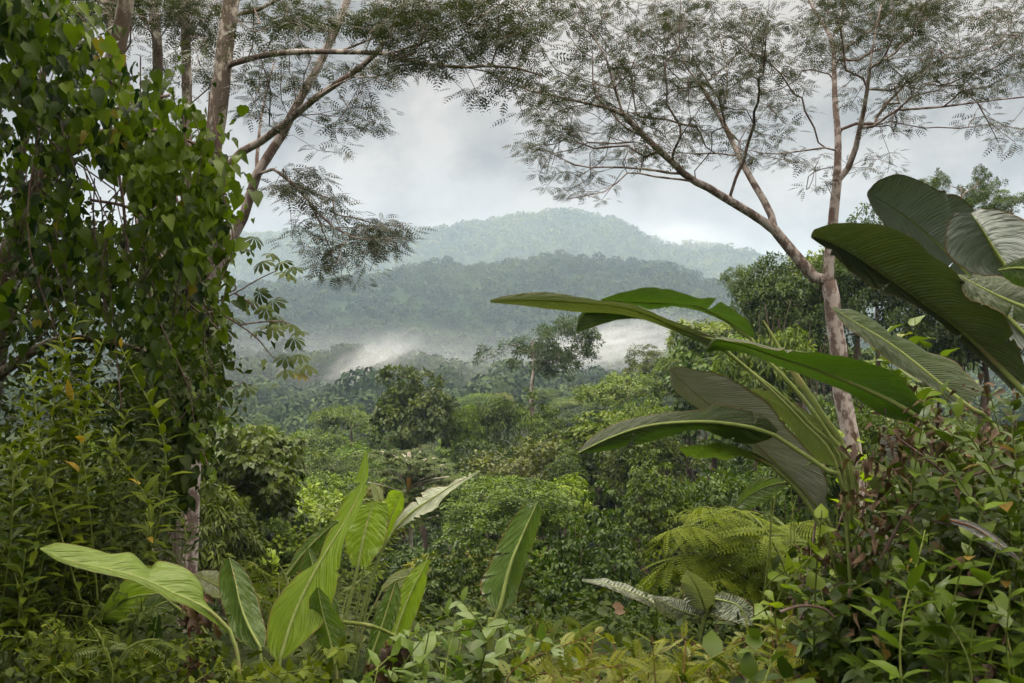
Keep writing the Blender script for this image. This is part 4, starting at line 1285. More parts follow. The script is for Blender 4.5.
blade(Bp, [(428, 560), (412, 590), (398, 625), (388, 660)], [(427, 559), (408, 575), (390, 615), (383, 655)], [(430, 560), (424, 592), (410, 630), (393, 662)], (4.7, 4.5), 'blade_l', .12, 72, dA=.05, dB=.05, tears=4, petiole=[(378, 720)], rib=.007)
blade(Bp, [(308, 548), (316, 575), (326, 610), (336, 650)], [(307, 547), (300, 575), (314, 615), (330, 652)], [(309, 547), (328, 570), (338, 606), (342, 648)], (4.9, 4.7), 'blade_m', .12, 73, dA=.06, tears=3, petiole=[(340, 720)], rib=.007)
mb = MB()
tube(mb, spline(PP([(343, 622), (372, 626), (400, 638), (428, 652), (446, 684)], 3.9), 18), np.linspace(.009, .005, 18), 7)
mb.build('broken_stalk', M['stem'], Bp, True)
L = plant('banana_plant', 'arching droopy banana plant with twisted blades low on the left', 235, 700, 4.0)
blade(L, [(40, 549), (66, 560), (106, 569), (134, 576), (154, 584), (172, 593), (191, 601), (212, 613), (230, 631)], [(40, 548), (60, 543), (89, 548), (110, 555), (131, 553), (144, 563), (150, 569), (158, 561), (179, 565), (193, 574), (203, 588), (204, 602), (230, 628)], [(40, 550), (64, 564), (104, 574), (132, 581), (152, 590), (170, 600), (189, 607), (209, 619), (228, 634)],
      (3.5, 3.8), 'blade_l', .10, 31, 66, 7, dA=.15, dB=-.04, petiole=[(238, 660), (240, 720)], rib=.008)
blade(L, [(229, 557), (235, 580), (240, 603), (248, 625), (260, 647)], [(228, 557), (220, 570), (219, 591), (225, 612), (232, 633), (253, 650)], [(230, 557), (245, 570), (255, 591), (261, 612), (266, 631), (265, 647)], (4.2, 4.0), 'blade_m', .12, 32, dA=.05, dB=.05, tears=1, petiole=[(262, 690), (255, 730)], rib=.007)
blade(L, [(91, 623), (108, 612), (130, 598), (160, 593)], [(91, 622), (104, 606), (123, 581), (138, 581), (160, 591)], [(92, 624), (116, 623), (140, 608), (160, 596)], (4.4, 4.3), 'blade_l', .12, 33, tears=2, petiole=[(200, 630), (235, 700)], rib=.006)
blade(L, [(131, 620), (145, 613), (160, 604), (178, 598)], [(131, 619), (139, 606), (155, 594), (177, 594)], [(132, 621), (152, 618), (170, 610), (180, 602)], (4.3, 4.3), 'blade_m', .12, 34, tears=2, petiole=[(210, 640), (236, 700)], rib=.006)
blade(L, [(192, 576), (205, 580), (222, 588)], [(192, 574), (206, 570), (222, 571)], [(192, 578), (206, 596), (222, 598)], 4.8, 'blade_w', .1, 35, tears=4, petiole=[(235, 630), (238, 700)], rib=.005)
blade(L, [(158, 612), (154, 635), (150, 665)], [(157, 612), (146, 632), (146, 664)], [(160, 612), (163, 635), (156, 668)], 4.5, 'blade_d', .12, 36, petiole=[(160, 720)], rib=.006)
U = plant('banana_plant', 'single dark upright blade on a stout green stem at bottom centre', 488, 720, 4.4)
blade(U, [(538, 501), (522, 536), (510, 566), (500, 607)], [(537, 501), (521, 508), (501, 539), (491, 563), (481, 581), (484, 599), (498, 610)], [(539, 501), (542, 513), (532, 548), (525, 566), (518, 590), (515, 604), (502, 611)], (4.6, 4.4), 'blade_m', .10, 41, dA=.08, dB=.05, tears=5, petiole=[(494, 625), (490, 650), (488, 720)], rib=.010)
mb = MB()
tube(mb, spline(PP([(488, 760), (488, 690), (489, 650), (491, 618)], 4.38), 14), np.linspace(.042, .016, 14), 9)
mb.build('stem', M['stem'], U, True)
Fp = plant('fan_leaf_plant', 'low silvery fan leaf with glossy pleated lobes beside the fern', 690, 690, 5.6)
for k, (mid, A, B) in enumerate([([(686, 571), (697, 588), (706, 612)], [(686, 570), (680, 586), (690, 612)], [(687, 570), (712, 586), (716, 610)]),
                                 ([(752, 628), (738, 606), (712, 598)], [(752, 627), (752, 604), (722, 590)], [(751, 629), (722, 618), (708, 612)]),
                                 ([(652, 597), (674, 608), (702, 618)], [(652, 596), (680, 598), (704, 608)], [(652, 598), (664, 616), (698, 624)]),
                                 ([(582, 580), (610, 585), (642, 597), (668, 612)], [(582, 579), (612, 581), (644, 592), (670, 608)], [(582, 581), (608, 588), (640, 602), (666, 615)])]):
    blade(Fp, mid, A, B, (5.4, 5.6), 'fan', .1, 50 + k, 30, 6, dA=.15, dB=-.05, petiole=[(700, 640), (694, 700)], rib=.006)
mb = MB()
v = P(622, 609, 5.3)
inst(mb, T_lance(.4, .1, .1), [P(612, 606, 5.3)], [[1, .1, -.1]], [[0, -.8, .6]], [.075], [.75])
inst(mb, T_lance(.4, .1, .1), [P(614, 612, 5.25)], [[1, .1, .05]], [[.1, -.7, .7]], [.07], [.6])
tag(mb.build('dry_leaf', M['dead']), 'curled pinkish brown dry leaf lying under the thin pale fan blade', 'leaf')


# ------------------------------------------------------------------ fern
def fern(label, root, fronds, Y, mat, seed, pl=.20):
    rng = np.random.default_rng(seed)
    b = P(*root, Y)
    b[2] = height(b[0], Y)
    o = thing('fern', label, 'fern', b)
    for pts in fronds:
        pp = [p if len(p) == 3 else (*p, Y + rng.uniform(-.4, .4)) for p in pts]
        c = spline(PP(pp), 88)
        mb = MB()
        T = nrm(np.gradient(c, axis=0))
        S = nrm(np.cross(T, UP))
        k = np.arange(6, 88, 3)
        u = (k - 6) / 82
        ln = pl * np.sin(np.pi * (.12 + .84 * u)) ** .8 * (1.15 - .5 * u)
        for s in (-1, 1):
            d = nrm(S[k] * s + T[k] * .45 + np.array([0, 0, -.25]) + rng.normal(size=(len(k), 3)) * .07)
            up = nrm(np.cross(T[k], S[k]) * -1 + UP * .6 + rng.normal(size=(len(k), 3)) * .1)
            inst(mb, TPN, c[k], d, up, ln, np.clip(.35 + .45 * u + rng.normal(0, .12, len(k)), 0, .94))
        f = mb.build('frond', M[mat], o)
        mb = MB()
        tube(mb, c, np.linspace(.009, .002, 88), 5)
        link('midrib', mb.mesh('midrib', M['stem'], True, np.array(o['_o'])), f)
    return o


fern('bright yellow green fern with arching fronds left of the brown dead foliage', (800, 640),
     [[(800, 625), (780, 570), (745, 530), (700, 515), (668, 518)], [(800, 625), (775, 560), (740, 518), (705, 507), (680, 512)], [(800, 625), (770, 580), (730, 552), (690, 540), (655, 552)], [(800, 625), (765, 595), (730, 572), (700, 562), (672, 568)],
      [(800, 625), (770, 600), (745, 585), (720, 580), (700, 590)], [(800, 625), (785, 570), (765, 530), (745, 510), (725, 506)], [(800, 625), (770, 575), (725, 538), (690, 526), (664, 535)], [(800, 625), (790, 560), (800, 525), (825, 520)], [(800, 625), (760, 560), (715, 528), (672, 530), (648, 560)], [(800, 625), (750, 580), (700, 556), (668, 562), (652, 590)], [(800, 625), (740, 600), (700, 586), (676, 600)]], 6.2, 'fern', 301, .42)
fern('darker green fern behind the bright fern', (805, 640), [[(805, 630), (800, 570), (785, 530), (765, 510)], [(805, 630), (815, 570), (825, 545), (830, 540)], [(805, 630), (790, 560), (770, 540), (745, 545)], [(805, 630), (795, 590), (780, 565), (765, 575)], [(805, 630), (760, 600), (735, 600), (715, 610)]], 6.8, 'fernd', 302, .36)
fern('small feathery fern among the banana blades', (350, 700), [[(345, 680), (340, 630), (350, 590), (375, 570)], [(345, 680), (330, 620), (332, 590), (345, 572)], [(345, 680), (370, 630), (395, 610)], [(345, 680), (310, 640), (290, 610)]], 5.2, 'fernd', 303, .2)
fern('low fern at the bottom left corner', (110, 720), [[(110, 720), (90, 660), (60, 640), (25, 645)], [(110, 720), (120, 660), (150, 640), (185, 650)], [(110, 720), (80, 690), (40, 680), (5, 690)], [(110, 720), (105, 650), (85, 620), (60, 615)], [(110, 720), (140, 690), (180, 675), (210, 690)]], 4.0, 'fernd', 304, .17)
fern('feathery fern behind the hanging banana blade', (290, 640), [[(280, 640), (270, 590), (255, 565), (240, 560)], [(280, 640), (285, 590), (300, 560), (315, 552)], [(280, 640), (262, 600), (245, 590)], [(280, 640), (295, 600), (320, 585)]], 6.4, 'fern', 305, .26)


# ------------------------------------------------------------------ leafy shrubs built stem by stem
def shrub(name, label, root, tips, Y, leaf, T, mat, seed, whorl=2, gap=.05, stem='stem', bare=.3, droop=.25, tint=(.5, .2), r=.006, wide=1.0, cat='shrub', bend=.12, grow=1.0, group=None):
    rng = np.random.default_rng(seed)
    b = P(*root, Y)
    b[2] = height(b[0], Y)
    o = thing(name, label, cat, b, group)
    ms, ml = MB(), MB()
    for tp in tips:
        e = P(tp[0], tp[1], tp[2] if len(tp) > 2 else Y + rng.uniform(-.35, .35))
        st = b + rng.normal(size=3) * [.12, .12, 0]
        mid = (st + e) / 2 + rng.normal(size=3) * bend
        mid[2] = st[2] + (e[2] - st[2]) * .62
        n = 26
        c = spline([st, mid, e], n)
        tube(ms, c, np.linspace(r, r * .35, n), 5)
        Ls = np.linalg.norm(np.diff(c, axis=0), axis=1).sum()
        m = max(4, int(Ls * (1 - bare) / gap))
        ang = rng.uniform(0, 6.28)
        pos, d, up, s, t = [], [], [], [], []
        for k in range(m):
            u = bare + (1 - bare) * (k + .6) / m
            i = min(int(u * (n - 1)), n - 2)
            q = c[i] + (c[i + 1] - c[i]) * (u * (n - 1) - i)
            ax = nrm(c[i + 1] - c[i])
            ang += 1.57 + rng.normal() * .2
            for w in range(whorl):
                a = ang + w * 2 * np.pi / whorl
                e1 = nrm(np.cross(ax, [.3, .9, .1]))
                e2 = np.cross(ax, e1)
                v = e1 * math.cos(a) + e2 * math.sin(a)
                v = nrm(v + ax * (.35 + .5 * u) + [0, 0, -droop * (1 - u)])
                pos.append(q)
                d.append(v)
                up.append(nrm(UP * .8 + ax * .4 + rng.normal(size=3) * .25))
                s.append(leaf * rng.uniform(.7, 1.2) * (1.0 - .45 * max(0, u - .75) / .25))
                t.append(np.clip(rng.normal(*tint) + .22 * (u - .6), 0, .94 if cat == 'weed' else 1))
        inst(ml, T, pos, d, up, s, t, wide)
    ms.build('stems', M[stem], o, True)
    ml.build('leaves', M[mat], o)
    return o


def tips_in(poly, n, seed, Y=None):
    rng = np.random.default_rng(seed)
    q = poly_pts(poly, n, rng)
    return [(a, b) if Y is None else (a, b, rng.uniform(*Y)) for a, b in q]


shrub('leafy_shrub', 'tall shrub with tapering light green leaves in front of the dark vines', (70, 640), [(78, 306), (60, 335), (105, 335), (45, 350), (120, 345), (30, 365), (90, 370), (112, 385), (60, 390), (20, 400), (128, 410), (80, 410), (40, 430), (100, 430)], 4.6, .125, TL, 'shrub', 401, 2, .045, droop=.3)
shrub('leafy_shrub', 'lower left edge shrub with narrow yellow green leaves', (10, 660), tips_in([(-20, 400), (40, 400), (60, 480), (30, 560), (-20, 560)], 16, 402), 4.2, .12, TL, 'shrub', 402, 2, .045, tint=(.28, .2))
shrub('leafy_shrub', 'dense shrub with narrow leaves before the mottled trunk foot', (90, 680), tips_in([(40, 420), (120, 420), (145, 500), (130, 560), (50, 560)], 26, 403), 4.9, .11, TL, 'vineold', 403, 2, .045, tint=(.6, .25))
shrub('leafy_shrub', 'dark mixed foliage behind the long arching banana blade', (60, 690), tips_in([(-10, 540), (150, 560), (160, 630), (-10, 640)], 34, 404), 4.4, .09, TL, 'vineold', 404, 2, .035, tint=(.6, .2))
shrub('leafy_shrub', 'low fresh green weeds along the bottom left edge', (120, 730), tips_in([(0, 610), (220, 640), (240, 690), (0, 690)], 40, 405), 3.9, .06, TLW, 'shrub', 405, 2, .03, tint=(.4, .2))
shrub('leafy_shrub', 'dark young shrub under the vine mass beside the mottled trunk', (140, 620), tips_in([(100, 440), (150, 470), (150, 600), (90, 600)], 24, 406), 6.8, .13, TLW, 'vineold', 406, 2, .05, tint=(.55, .2))

# right bank: broad-leaved bush, its dead leaves, lime shoots
shrub('broadleaf_bush', 'big bush with pointed oval leaves filling the lower right corner', (930, 740), tips_in([(850, 520), (905, 455), (960, 420), (1040, 400), (1040, 690), (860, 690), (835, 600)], 80, 411, (3.3, 4.2)), 3.8, .112, TLW, 'bush', 411, 2, .06, droop=.35, tint=(.45, .2))
shrub('broadleaf_bush', 'leafy bush low between the fern and the corner bush', (860, 740), tips_in([(790, 560), (850, 520), (900, 560), (900, 690), (780, 690)], 34, 412, (3.6, 4.6)), 4.0, .10, TLW, 'bush', 412, 2, .055, droop=.35, tint=(.42, .2))
shrub('broadleaf_bush', 'upper bush with light leaves just under the huge pleated blades', (990, 640), [(940, 388), (925, 400), (990, 392), (1010, 400), (960, 410), (905, 420), (1020, 430), (975, 440), (945, 455), (1000, 470), (920, 470), (985, 500), (1015, 510)], 3.5, .115, TLW, 'bush', 413, 2, .06, tint=(.6, .2))
shrub('young_sapling', 'young shoot with a large heart shaped top leaf against the dark corner bush', (985, 700), [(987, 498, 3.0), (1000, 540, 3.0), (965, 545, 3.05), (1010, 585, 3.0)], 3.0, .13, TLW, 'bush', 414, 2, .11, tint=(.72, .1), wide=1.25, cat='sapling')
shrub('young_sapling', 'leafy sapling with long pale leaves at the middle of the corner bush', (930, 720), [(910, 590, 3.05), (935, 565, 3.0), (900, 560, 3.1), (880, 600, 3.1), (950, 600, 3.0), (925, 530, 3.1)], 3.05, .13, TL, 'bush', 415, 3, .09, tint=(.62, .15), cat='sapling')
shrub('lime_climber', 'lime green heart leaves climbing at the base of the arching blades', (840, 620), [(822, 510), (836, 530), (850, 560), (828, 545), (815, 560), (862, 520), (845, 500)], 3.9, .085, TH, 'lime', 416, 1, .09, tint=(.5, .2), cat='vine')
shrub('lime_climber', 'lime leaves hanging by the lower end of the forked pinkish trunk', (852, 520), [(845, 430), (855, 432), (862, 436), (850, 445)], 4.3, .075, TH, 'lime', 417, 1, .12, bare=.7, cat='vine')
shrub('lime_climber', 'pale round leaved shoot behind the petioles and dark blade', (790, 470), [(785, 398), (792, 404), (780, 410)], 5.0, .09, TH, 'lime', 418, 1, .12, bare=.6, cat='vine')
shrub('leafy_vine', 'bright leaved vine hanging between the two lower pleated blades', (930, 470), [(890, 325), (900, 332), (915, 318), (905, 345), (925, 340), (870, 345), (885, 355), (945, 350)], 5.2, .16, TH, 'bush', 419, 1, .10, tint=(.75, .12), bare=.55, cat='vine')

rng = np.random.default_rng(420)
o = thing('dead_foliage', 'clump of crumpled reddish brown dead leaves hanging under the dark blades', 'dead foliage', P(875, 560, 3.6))
mb = MB()
TC = T_lance(.30, .22, .75)
leafy(mb, [(850, 440), (880, 420), (915, 430), (905, 480), (900, 540), (880, 580), (855, 560), (845, 500)], 190, (3.35, 3.8), .040, TC, rng, .3, .3, (.4, .25), (), 44, 16)
leafy(mb, [(895, 400), (930, 395), (1030, 410), (1030, 470), (940, 490), (900, 450)], 240, (3.4, 3.9), .038, TC, rng, .3, .3, (.4, .25), (), 30, 12)
leafy(mb, [(790, 560), (830, 545), (850, 590), (840, 640), (800, 640)], 130, (3.9, 4.3), .045, TC, rng, .4, .5, (.3, .25), (), 14, 8)
leafy(mb, [(850, 580), (1020, 560), (1020, 680), (840, 680)], 70, (3.2, 3.6), .05, TC, rng, .5, .5, (.35, .25), (), 14, 8)
mb.build('leaves', M['dead'], o)
mb = MB()
for pts in ([(900, 440), (940, 470), (990, 520), (1024, 560)], [(930, 520), (960, 530), (1000, 560)], [(780, 612), (800, 606), (822, 608), (835, 618)], [(880, 560), (910, 510), (960, 480), (1024, 460)]):
    tube(mb, spline(PP(pts, 3.45), 20), .006, 5)
mb.build('stems', M['twig'], o, True)
o = thing('dry_frond', 'bent dry brown leaf lying across the corner bush', 'leaf', P(990, 530, 3.0))
blade(o, [(1020, 560), (1000, 545), (975, 528), (950, 520)], [(1020, 559), (1003, 541), (976, 523), (950, 518)], [(1020, 561), (998, 549), (972, 533), (950, 522)], 3.0, 'blade_g', .2, 60, 20, 4, rib=.003, ribmat='stemred', name='blade')

# dark small-leaved backing behind the corner bush
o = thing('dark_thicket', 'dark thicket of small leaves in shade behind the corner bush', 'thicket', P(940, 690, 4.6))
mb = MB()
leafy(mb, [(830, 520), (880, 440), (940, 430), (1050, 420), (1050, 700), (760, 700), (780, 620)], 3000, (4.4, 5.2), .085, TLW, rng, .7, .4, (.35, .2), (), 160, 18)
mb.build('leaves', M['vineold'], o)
mb = MB()
for k in range(40):
    e = P(rng.uniform(800, 1040), rng.uniform(460, 640), rng.uniform(4.5, 5.1))
    s0 = np.array([e[0] + rng.normal() * .15, e[1], height(e[0], e[1])])
    tube(mb, spline([s0, (s0 + e) / 2 + rng.normal(size=3) * .06, e], 8), .006, 4)
mb.build('stems', M['twig'], o, True)


# foreground weeds: pinnate yellow-green sprays at the bottom, each plant its own
def weed(label, root, tips, Y, size, mat, seed, T=TPW, group=None, stem='stemred', gap=.06, whorl=2, bare=.25):
    return shrub('weed', label, root, tips, Y, size, T, mat, seed, whorl, gap, stem, bare, .3, (.45, .22), .004, cat='weed', group=group)


weed('yellow green feathery weed at the bottom edge left of the fan leaf', (600, 740), tips_in([(545, 640), (610, 625), (640, 680), (545, 690)], 16, 431), 3.5, .12, 'weed', 431)
weed('yellow green feathery weed in front of the silvery fan leaf', (670, 740), tips_in([(625, 640), (700, 625), (720, 680), (630, 690)], 18, 432), 3.4, .13, 'weed', 432)
weed('reddish stemmed feathery weed right of the fan leaf', (745, 740), tips_in([(710, 640), (770, 610), (790, 680), (700, 690)], 14, 433), 3.6, .12, 'weed', 433)
weed('olive feathery sprig standing under the fern', (790, 740), tips_in([(770, 590), (800, 580), (800, 680), (770, 690)], 8, 434), 3.7, .11, 'weed', 434)
weed('bright low weed tufts between the upright dark blade and the fan leaf', (570, 730), tips_in([(520, 620), (600, 620), (600, 660), (520, 680)], 16, 435), 4.8, .15, 'shrub', 435)
shrub('broadleaf_weed', 'pale seedling with wide leaves left of the dark upright blade stem', (465, 730), [(458, 594), (440, 607), (470, 606), (430, 627), (455, 622), (515, 622)], 3.7, .11, TLW, 'pale', 441, 2, .10, cat='weed')
shrub('broadleaf_weed', 'pale broad leaved seedling crowd at the bottom beside the stout stem', (520, 740), tips_in([(500, 620), (540, 640), (540, 690), (490, 690)], 9, 442), 3.6, .10, TLW, 'pale', 442, 2, .08, cat='weed')
shrub('broadleaf_weed', 'soft green broad leaved weeds below the bright banana blades', (410, 740), tips_in([(360, 640), (440, 620), (460, 690), (340, 690)], 18, 443), 3.7, .09, TLW, 'pale', 443, 2, .07, cat='weed')
shrub('broadleaf_weed', 'mixed green weeds under the hanging banana blade', (280, 740), tips_in([(200, 640), (340, 640), (350, 690), (190, 690)], 26, 444), 3.8, .08, TLW, 'shrub', 444, 2, .06, cat='weed')
shrub('broadleaf_weed', 'large waxy leaved weed at the bottom below the fan leaf', (760, 740), [(745, 640), (765, 630), (740, 655), (775, 650), (755, 670)], 3.3, .13, TLW, 'bush', 445, 2, .12, cat='weed', wide=1.5)
shrub('broadleaf_weed', 'lime round leaved sprigs floating left of the tall bright blade', (275, 620), [(262, 545), (270, 543), (282, 552), (276, 560)], 5.6, .06, TH, 'lime', 446, 1, .08, bare=.75, cat='weed')
rng = np.random.default_rng(450)
o = thing('dead_foliage', 'rusty dead fronds standing between the two banana plants', 'dead foliage', P(190, 680, 4.3))
mb = MB()
leafy(mb, [(180, 605), (205, 600), (215, 640), (205, 683), (185, 683)], 150, (4.2, 4.5), .055, TC, rng, .8, .5, (.45, .25), (), 14, 7)
leafy(mb, [(375, 650), (400, 640), (400, 690), (375, 690)], 60, (3.7, 3.9), .06, TC, rng, .8, .5, (.2, .2), (), 7, 6)
mb.build('leaves', M['dead'], o)
mb = MB()
for pts in ([(188, 720), (190, 650), (186, 605)], [(200, 720), (198, 650), (206, 600)], [(390, 720), (388, 670), (386, 640)]):
    tube(mb, spline(PP(pts, 4.3), 12), .006, 5)
mb.build('stems', M['stemred'], o, True)


# unseen trees added overhead and behind the viewer to shade the left and bottom
def added_shade_tree(label, x, y, zc, s, typ, colr, var=0):
    crown, limbs = PROTO[typ][var]
    g = float(height(x, y))
    o = thing('added_shade_tree', label, 'tree', (x, y, g - .2))
    for nm, me in (('crown', crown), ('limb', limbs)):
        c = link(nm, me, o)
        c.location = (0, 0, zc - g + .2)
        c.scale = (s, s, s)
        c.color = (*colr, 1)
    t = link('trunk', TRUNK_D, o)
    t.scale = (s * .7, s * .7, zc - g - s * .5)


added_shade_tree('unseen dark tall tree added beside the viewer to shade the left', -8.5, 1.0, 6.5, 4.6, 'round', DK)
added_shade_tree('unseen broad dark tree added behind the viewer to block light from there', -5.5, -6.5, 5.0, 5.0, 'round', DK, 1)
added_shade_tree('unseen dark crowned tree added high on the left to shade the vines', -6.0, 5.5, 7.4, 2.8, 'round', DK, 1)


# low cover right in front
def near_cover():
    rng = np.random.default_rng(62)
    n = 1500
    y = rng.uniform(2.6, 9, n)
    px = rng.uniform(-60, 1090, n)
    x = (px - CX) / F * y
    hgt = rng.uniform(.02, .30, n) * np.where((px > 230) & (px < 800), .8, 1.2)
    z = height(x, y) + hgt
    ok = (CY - z / y * F) > 560
    x, y, z = x[ok], y[ok], z[ok]
    n = len(x)
    nf = 9
    pos = np.repeat(np.stack([x, y, z], -1), nf, 0) + rng.normal(size=(n * nf, 3)) * [.07, .07, .05]
    d = nrm(rdir(n * nf, rng) * [1, 1, .5] + [0, 0, -.1])
    up = nrm(UP + rng.normal(size=(n * nf, 3)) * .45)
    mb = MB()
    inst(mb, TLW, pos, d, up, rng.uniform(.03, .085, n * nf), np.clip(np.repeat(rng.normal(.4, .2, n), nf) + rng.normal(0, .12, n * nf), 0, .94))
    tag(mb.build('ground_cover', M['vineold']), 'low leafy ground cover under the foreground plants', 'ground cover', kind='stuff')


near_cover()

# ------------------------------------------------------------------ air: haze and mist
def box(name, lo, hi):
    mb = MB()
    V = [[x, y, z] for z in (lo[2], hi[2]) for y in (lo[1], hi[1]) for x in (lo[0], hi[0])]
    mb.add(V, np.array([[0, 2, 3, 1], [4, 5, 7, 6], [0, 1, 5, 4], [2, 6, 7, 3], [0, 4, 6, 2], [1, 3, 7, 5]]))
    return mb.build(name, None)


hz = box('haze', (-9000, -400, -200), (9000, 6500, 400))
m, nt, out = new_mat('haze_air')
v = nt.nodes.new('ShaderNodeVolumePrincipled')
v.inputs['Color'].default_value = (.60, .78, .96, 1)
v.inputs['Density'].default_value = HAZE = 0.00024
v.inputs['Anisotropy'].default_value = 0.2
nt.links.new(v.outputs[0], out.inputs['Volume'])
hz.data.materials.append(m)
tag(hz, 'pale blue haze filling the valley air', 'haze', kind='stuff')


def mist(name, label, px, py, Y, rx, ry, rd, tilt, dens, scale, seed, thr=.42):
    """a drifting bank of cloud: a lumpy ellipsoid whose density thins out to nothing at its skin"""
    c = P(px, py, Y)
    a, b = rx / F * Y, ry / F * Y
    me = bpy.data.meshes.new(name)
    th, ph = np.meshgrid(np.linspace(0, np.pi, 13), np.linspace(0, 2 * np.pi, 24, endpoint=False), indexing='ij')
    V = np.stack([np.sin(th) * np.cos(ph), np.sin(th) * np.sin(ph), np.cos(th)], -1).reshape(-1, 3)
    i = np.arange(12)[:, None] * 24
    j = np.arange(24)[None]
    q = np.stack([i + j, i + 24 + j, i + 24 + (j + 1) % 24, i + (j + 1) % 24], -1).reshape(-1, 4)
    mb = MB()
    mb.add(V, q)
    o = mb.build(name, None, smooth=True)
    o.location = c
    o.scale = (a, rd, b)
    o.rotation_euler = (0, math.radians(tilt), 0)
    m, nt, out = new_mat(name)
    tc = nt.nodes.new('ShaderNodeTexCoord')
    ln = nt.nodes.new('ShaderNodeVectorMath')
    ln.operation = 'LENGTH'
    nt.links.new(tc.outputs['Object'], ln.inputs[0])
    fall = N(nt, 'ShaderNodeMapRange', i_1=1.0, i_2=.15)
    nt.links.new(ln.outputs['Value'], fall.inputs[0])
    ns = N(nt, 'ShaderNodeTexNoise', i_Scale=scale, i_Detail=8.0, i_Roughness=.65, i_Distortion=.8)
    mp = N(nt, 'ShaderNodeMapping')
    mp.inputs['Location'].default_value = (seed * 3.7, seed * 1.3, seed)
    nt.links.new(tc.outputs['Object'], mp.inputs[0])
    nt.links.new(mp.outputs[0], ns.inputs['Vector'])
    r = N(nt, 'ShaderNodeMapRange', i_1=thr, i_2=thr + .28)
    nt.links.new(ns.outputs[0], r.inputs[0])
    v = nt.nodes.new('ShaderNodeVolumePrincipled')
    v.inputs['Color'].default_value = (.94, .965, .99, 1)
    nt.links.new(math_n(nt, 'MULTIPLY', math_n(nt, 'MULTIPLY', fall.outputs[0], r.outputs[0]), dens), v.inputs['Density'])
    nt.links.new(v.outputs[0], out.inputs['Volume'])
    o.data.materials.append(m)
    return tag(o, label, 'mist', kind='stuff')


mist('mist', 'white wisp of mist rising left of the tall dark tree', 372, 366, 400, 66, 28, 36, -32, .028, 2.6, 1, .38)
mist('mist', 'bank of white mist behind the arching blades right of centre', 616, 346, 450, 112, 34, 46, -10, .030, 2.5, 2, .38)
mist('mist', 'soft pale haze pooled over the valley trees left of the tall dark tree', 330, 368, 440, 250, 54, 120, 0, .0014, 1.5, 5, -.6)
mist('mist', 'thin pale mist lying along the foot of the middle ridge', 480, 366, 700, 360, 46, 70, 0, .0030, 3.0, 3, .36)
mist('mist', 'cloud bank touching the right shoulder of the far mountain', 690, 240, 2380, 70, 22, 190, 6, .006, 1.8, 4, .38)
sc.cycles.volume_step_rate = 1.0


# ------------------------------------------------------------------ light, sky, camera
SUN_EL, SUN_AZ = 58.0, -50.0     # azimuth from +Y, clockwise seen from above
w = bpy.data.worlds.new('World')
sc.world = w
w.use_nodes = True
nt = w.node_tree
nt.nodes.clear()
out = nt.nodes.new('ShaderNodeOutputWorld')
bg = nt.nodes.new('ShaderNodeBackground')
bg.inputs[1].default_value = 0.10
sky = nt.nodes.new('ShaderNodeTexSky')
sky.sky_type = 'NISHITA'
sky.sun_disc = False
sky.sun_elevation = math.radians(SUN_EL)
sky.sun_rotation = math.radians(SUN_AZ)
tc = nt.nodes.new('ShaderNodeTexCoord')
mp = N(nt, 'ShaderNodeMapping')
mp.inputs['Scale'].default_value = (3.0, 3.0, 4.4)
nt.links.new(tc.outputs['Generated'], mp.inputs[0])
n1 = N(nt, 'ShaderNodeTexNoise', i_Scale=1.6, i_Detail=8.0, i_Roughness=0.55, i_Distortion=0.15)
nt.links.new(mp.outputs[0], n1.inputs['Vector'])
r1 = N(nt, 'ShaderNodeMapRange', i_1=0.41, i_2=0.58)
nt.links.new(n1.outputs[0], r1.inputs[0])
cloud = mixc(nt, r1.outputs[0], (1.55, 1.33, 1.15), (4.1, 3.56, 3.10))
# a few small bright puffs of cloud low over the ridge
n3 = N(nt, 'ShaderNodeTexNoise', i_Scale=26.0, i_Detail=6.0, i_Roughness=0.6)
nt.links.new(tc.outputs['Generated'], n3.inputs['Vector'])
for (qx, qy, qr, amt) in ((437, 188, .034, 1.5), (484, 202, .040, 1.2), (600, 240, .06, .8), (350, 205, .05, .7), (690, 232, .07, .9)):
    dq = nrm(P(qx, qy, 1.0))
    ds = nt.nodes.new('ShaderNodeVectorMath')
    ds.operation = 'DISTANCE'
    nt.links.new(tc.outputs['Generated'], ds.inputs[0])
    ds.inputs[1].default_value = tuple(float(c) for c in dq)
    g = math_n(nt, 'SUBTRACT', math_n(nt, 'MULTIPLY_ADD', n3.outputs[0], .06, qr - .03), ds.outputs['Value'])
    rg = N(nt, 'ShaderNodeMapRange', i_1=0.0, i_2=.022, i_3=0.0, i_4=amt)
    nt.links.new(g, rg.inputs[0])
    cloud = mixc(nt, math_n(nt, 'MULTIPLY', rg.outputs[0], .5), cloud, (3.9, 3.6, 3.4))
sp = nt.nodes.new('ShaderNodeSeparateXYZ')
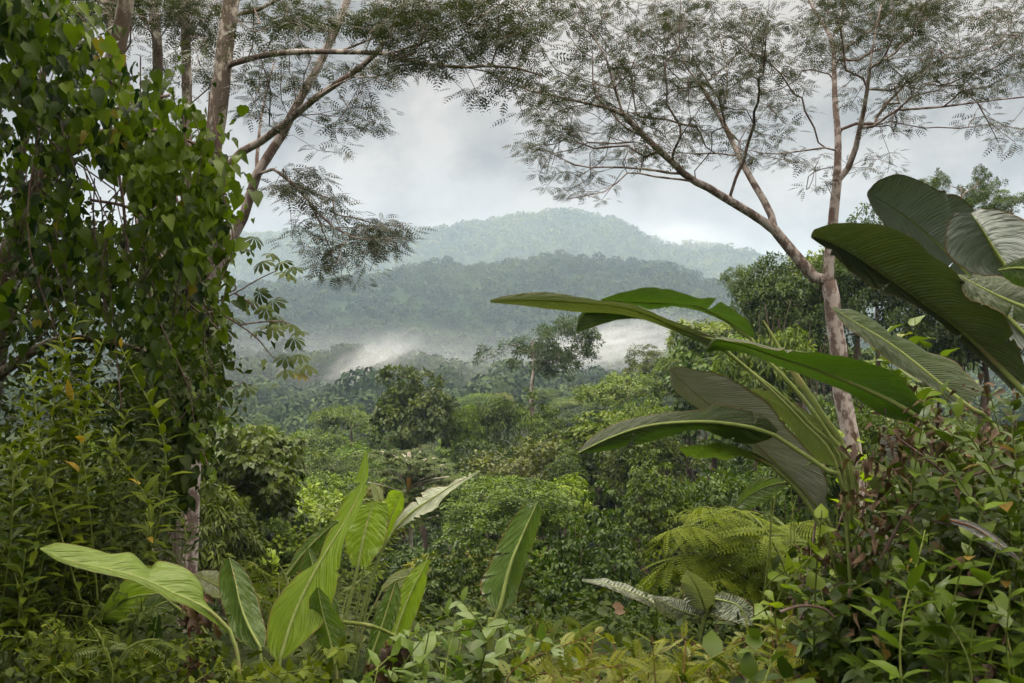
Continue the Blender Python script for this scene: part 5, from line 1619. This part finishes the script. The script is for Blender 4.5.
nt.links.new(tc.outputs['Generated'], sp.inputs[0])
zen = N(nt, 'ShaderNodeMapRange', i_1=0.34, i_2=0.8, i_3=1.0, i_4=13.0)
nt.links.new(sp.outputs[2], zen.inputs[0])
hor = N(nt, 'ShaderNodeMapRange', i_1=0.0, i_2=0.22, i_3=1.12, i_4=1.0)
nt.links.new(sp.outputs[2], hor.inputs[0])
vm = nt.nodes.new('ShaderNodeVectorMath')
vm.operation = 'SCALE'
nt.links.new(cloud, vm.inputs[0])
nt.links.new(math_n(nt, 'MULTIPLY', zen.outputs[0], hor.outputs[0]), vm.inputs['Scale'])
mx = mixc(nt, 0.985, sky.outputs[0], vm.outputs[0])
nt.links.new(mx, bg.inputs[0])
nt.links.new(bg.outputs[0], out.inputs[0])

sl = bpy.data.lights.new('sun', 'SUN')
sl.energy = 1.5
sl.angle = math.radians(10)
sl.color = (1.0, .96, .90)
so = bpy.data.objects.new('sun', sl)
COL.objects.link(so)
az, el = math.radians(SUN_AZ), math.radians(SUN_EL)
sd = Vector((math.sin(az) * math.cos(el), math.cos(az) * math.cos(el), math.sin(el)))
so.rotation_euler = sd.to_track_quat('Z', 'Y').to_euler()

cam = bpy.data.cameras.new('camera')
cam.lens = 32
cam.sensor_width = 36
cam.clip_start = 0.05
cam.clip_end = 20000
cam.dof.use_dof = True
cam.dof.focus_distance = 14
cam.dof.aperture_fstop = 8.0
co = bpy.data.objects.new('camera', cam)
co.rotation_euler = (math.radians(90), 0, 0)
COL.objects.link(co)
sc.camera = co

vs = sc.view_settings
vs.view_transform = 'Standard'
vs.look = 'None'
vs.gamma = 1
vs.use_curve_mapping = False
vs.exposure = 0.6
cy = sc.cycles
cy.max_bounces = 6
cy.diffuse_bounces = 1
cy.glossy_bounces = 2
cy.transmission_bounces = 3
cy.volume_bounces = 2
cy.transparent_max_bounces = 4
cy.caustics_reflective = False
cy.caustics_refractive = False
cy.use_denoising = True
for ob in bpy.data.objects:
    if '_o' in ob:
        del ob['_o']
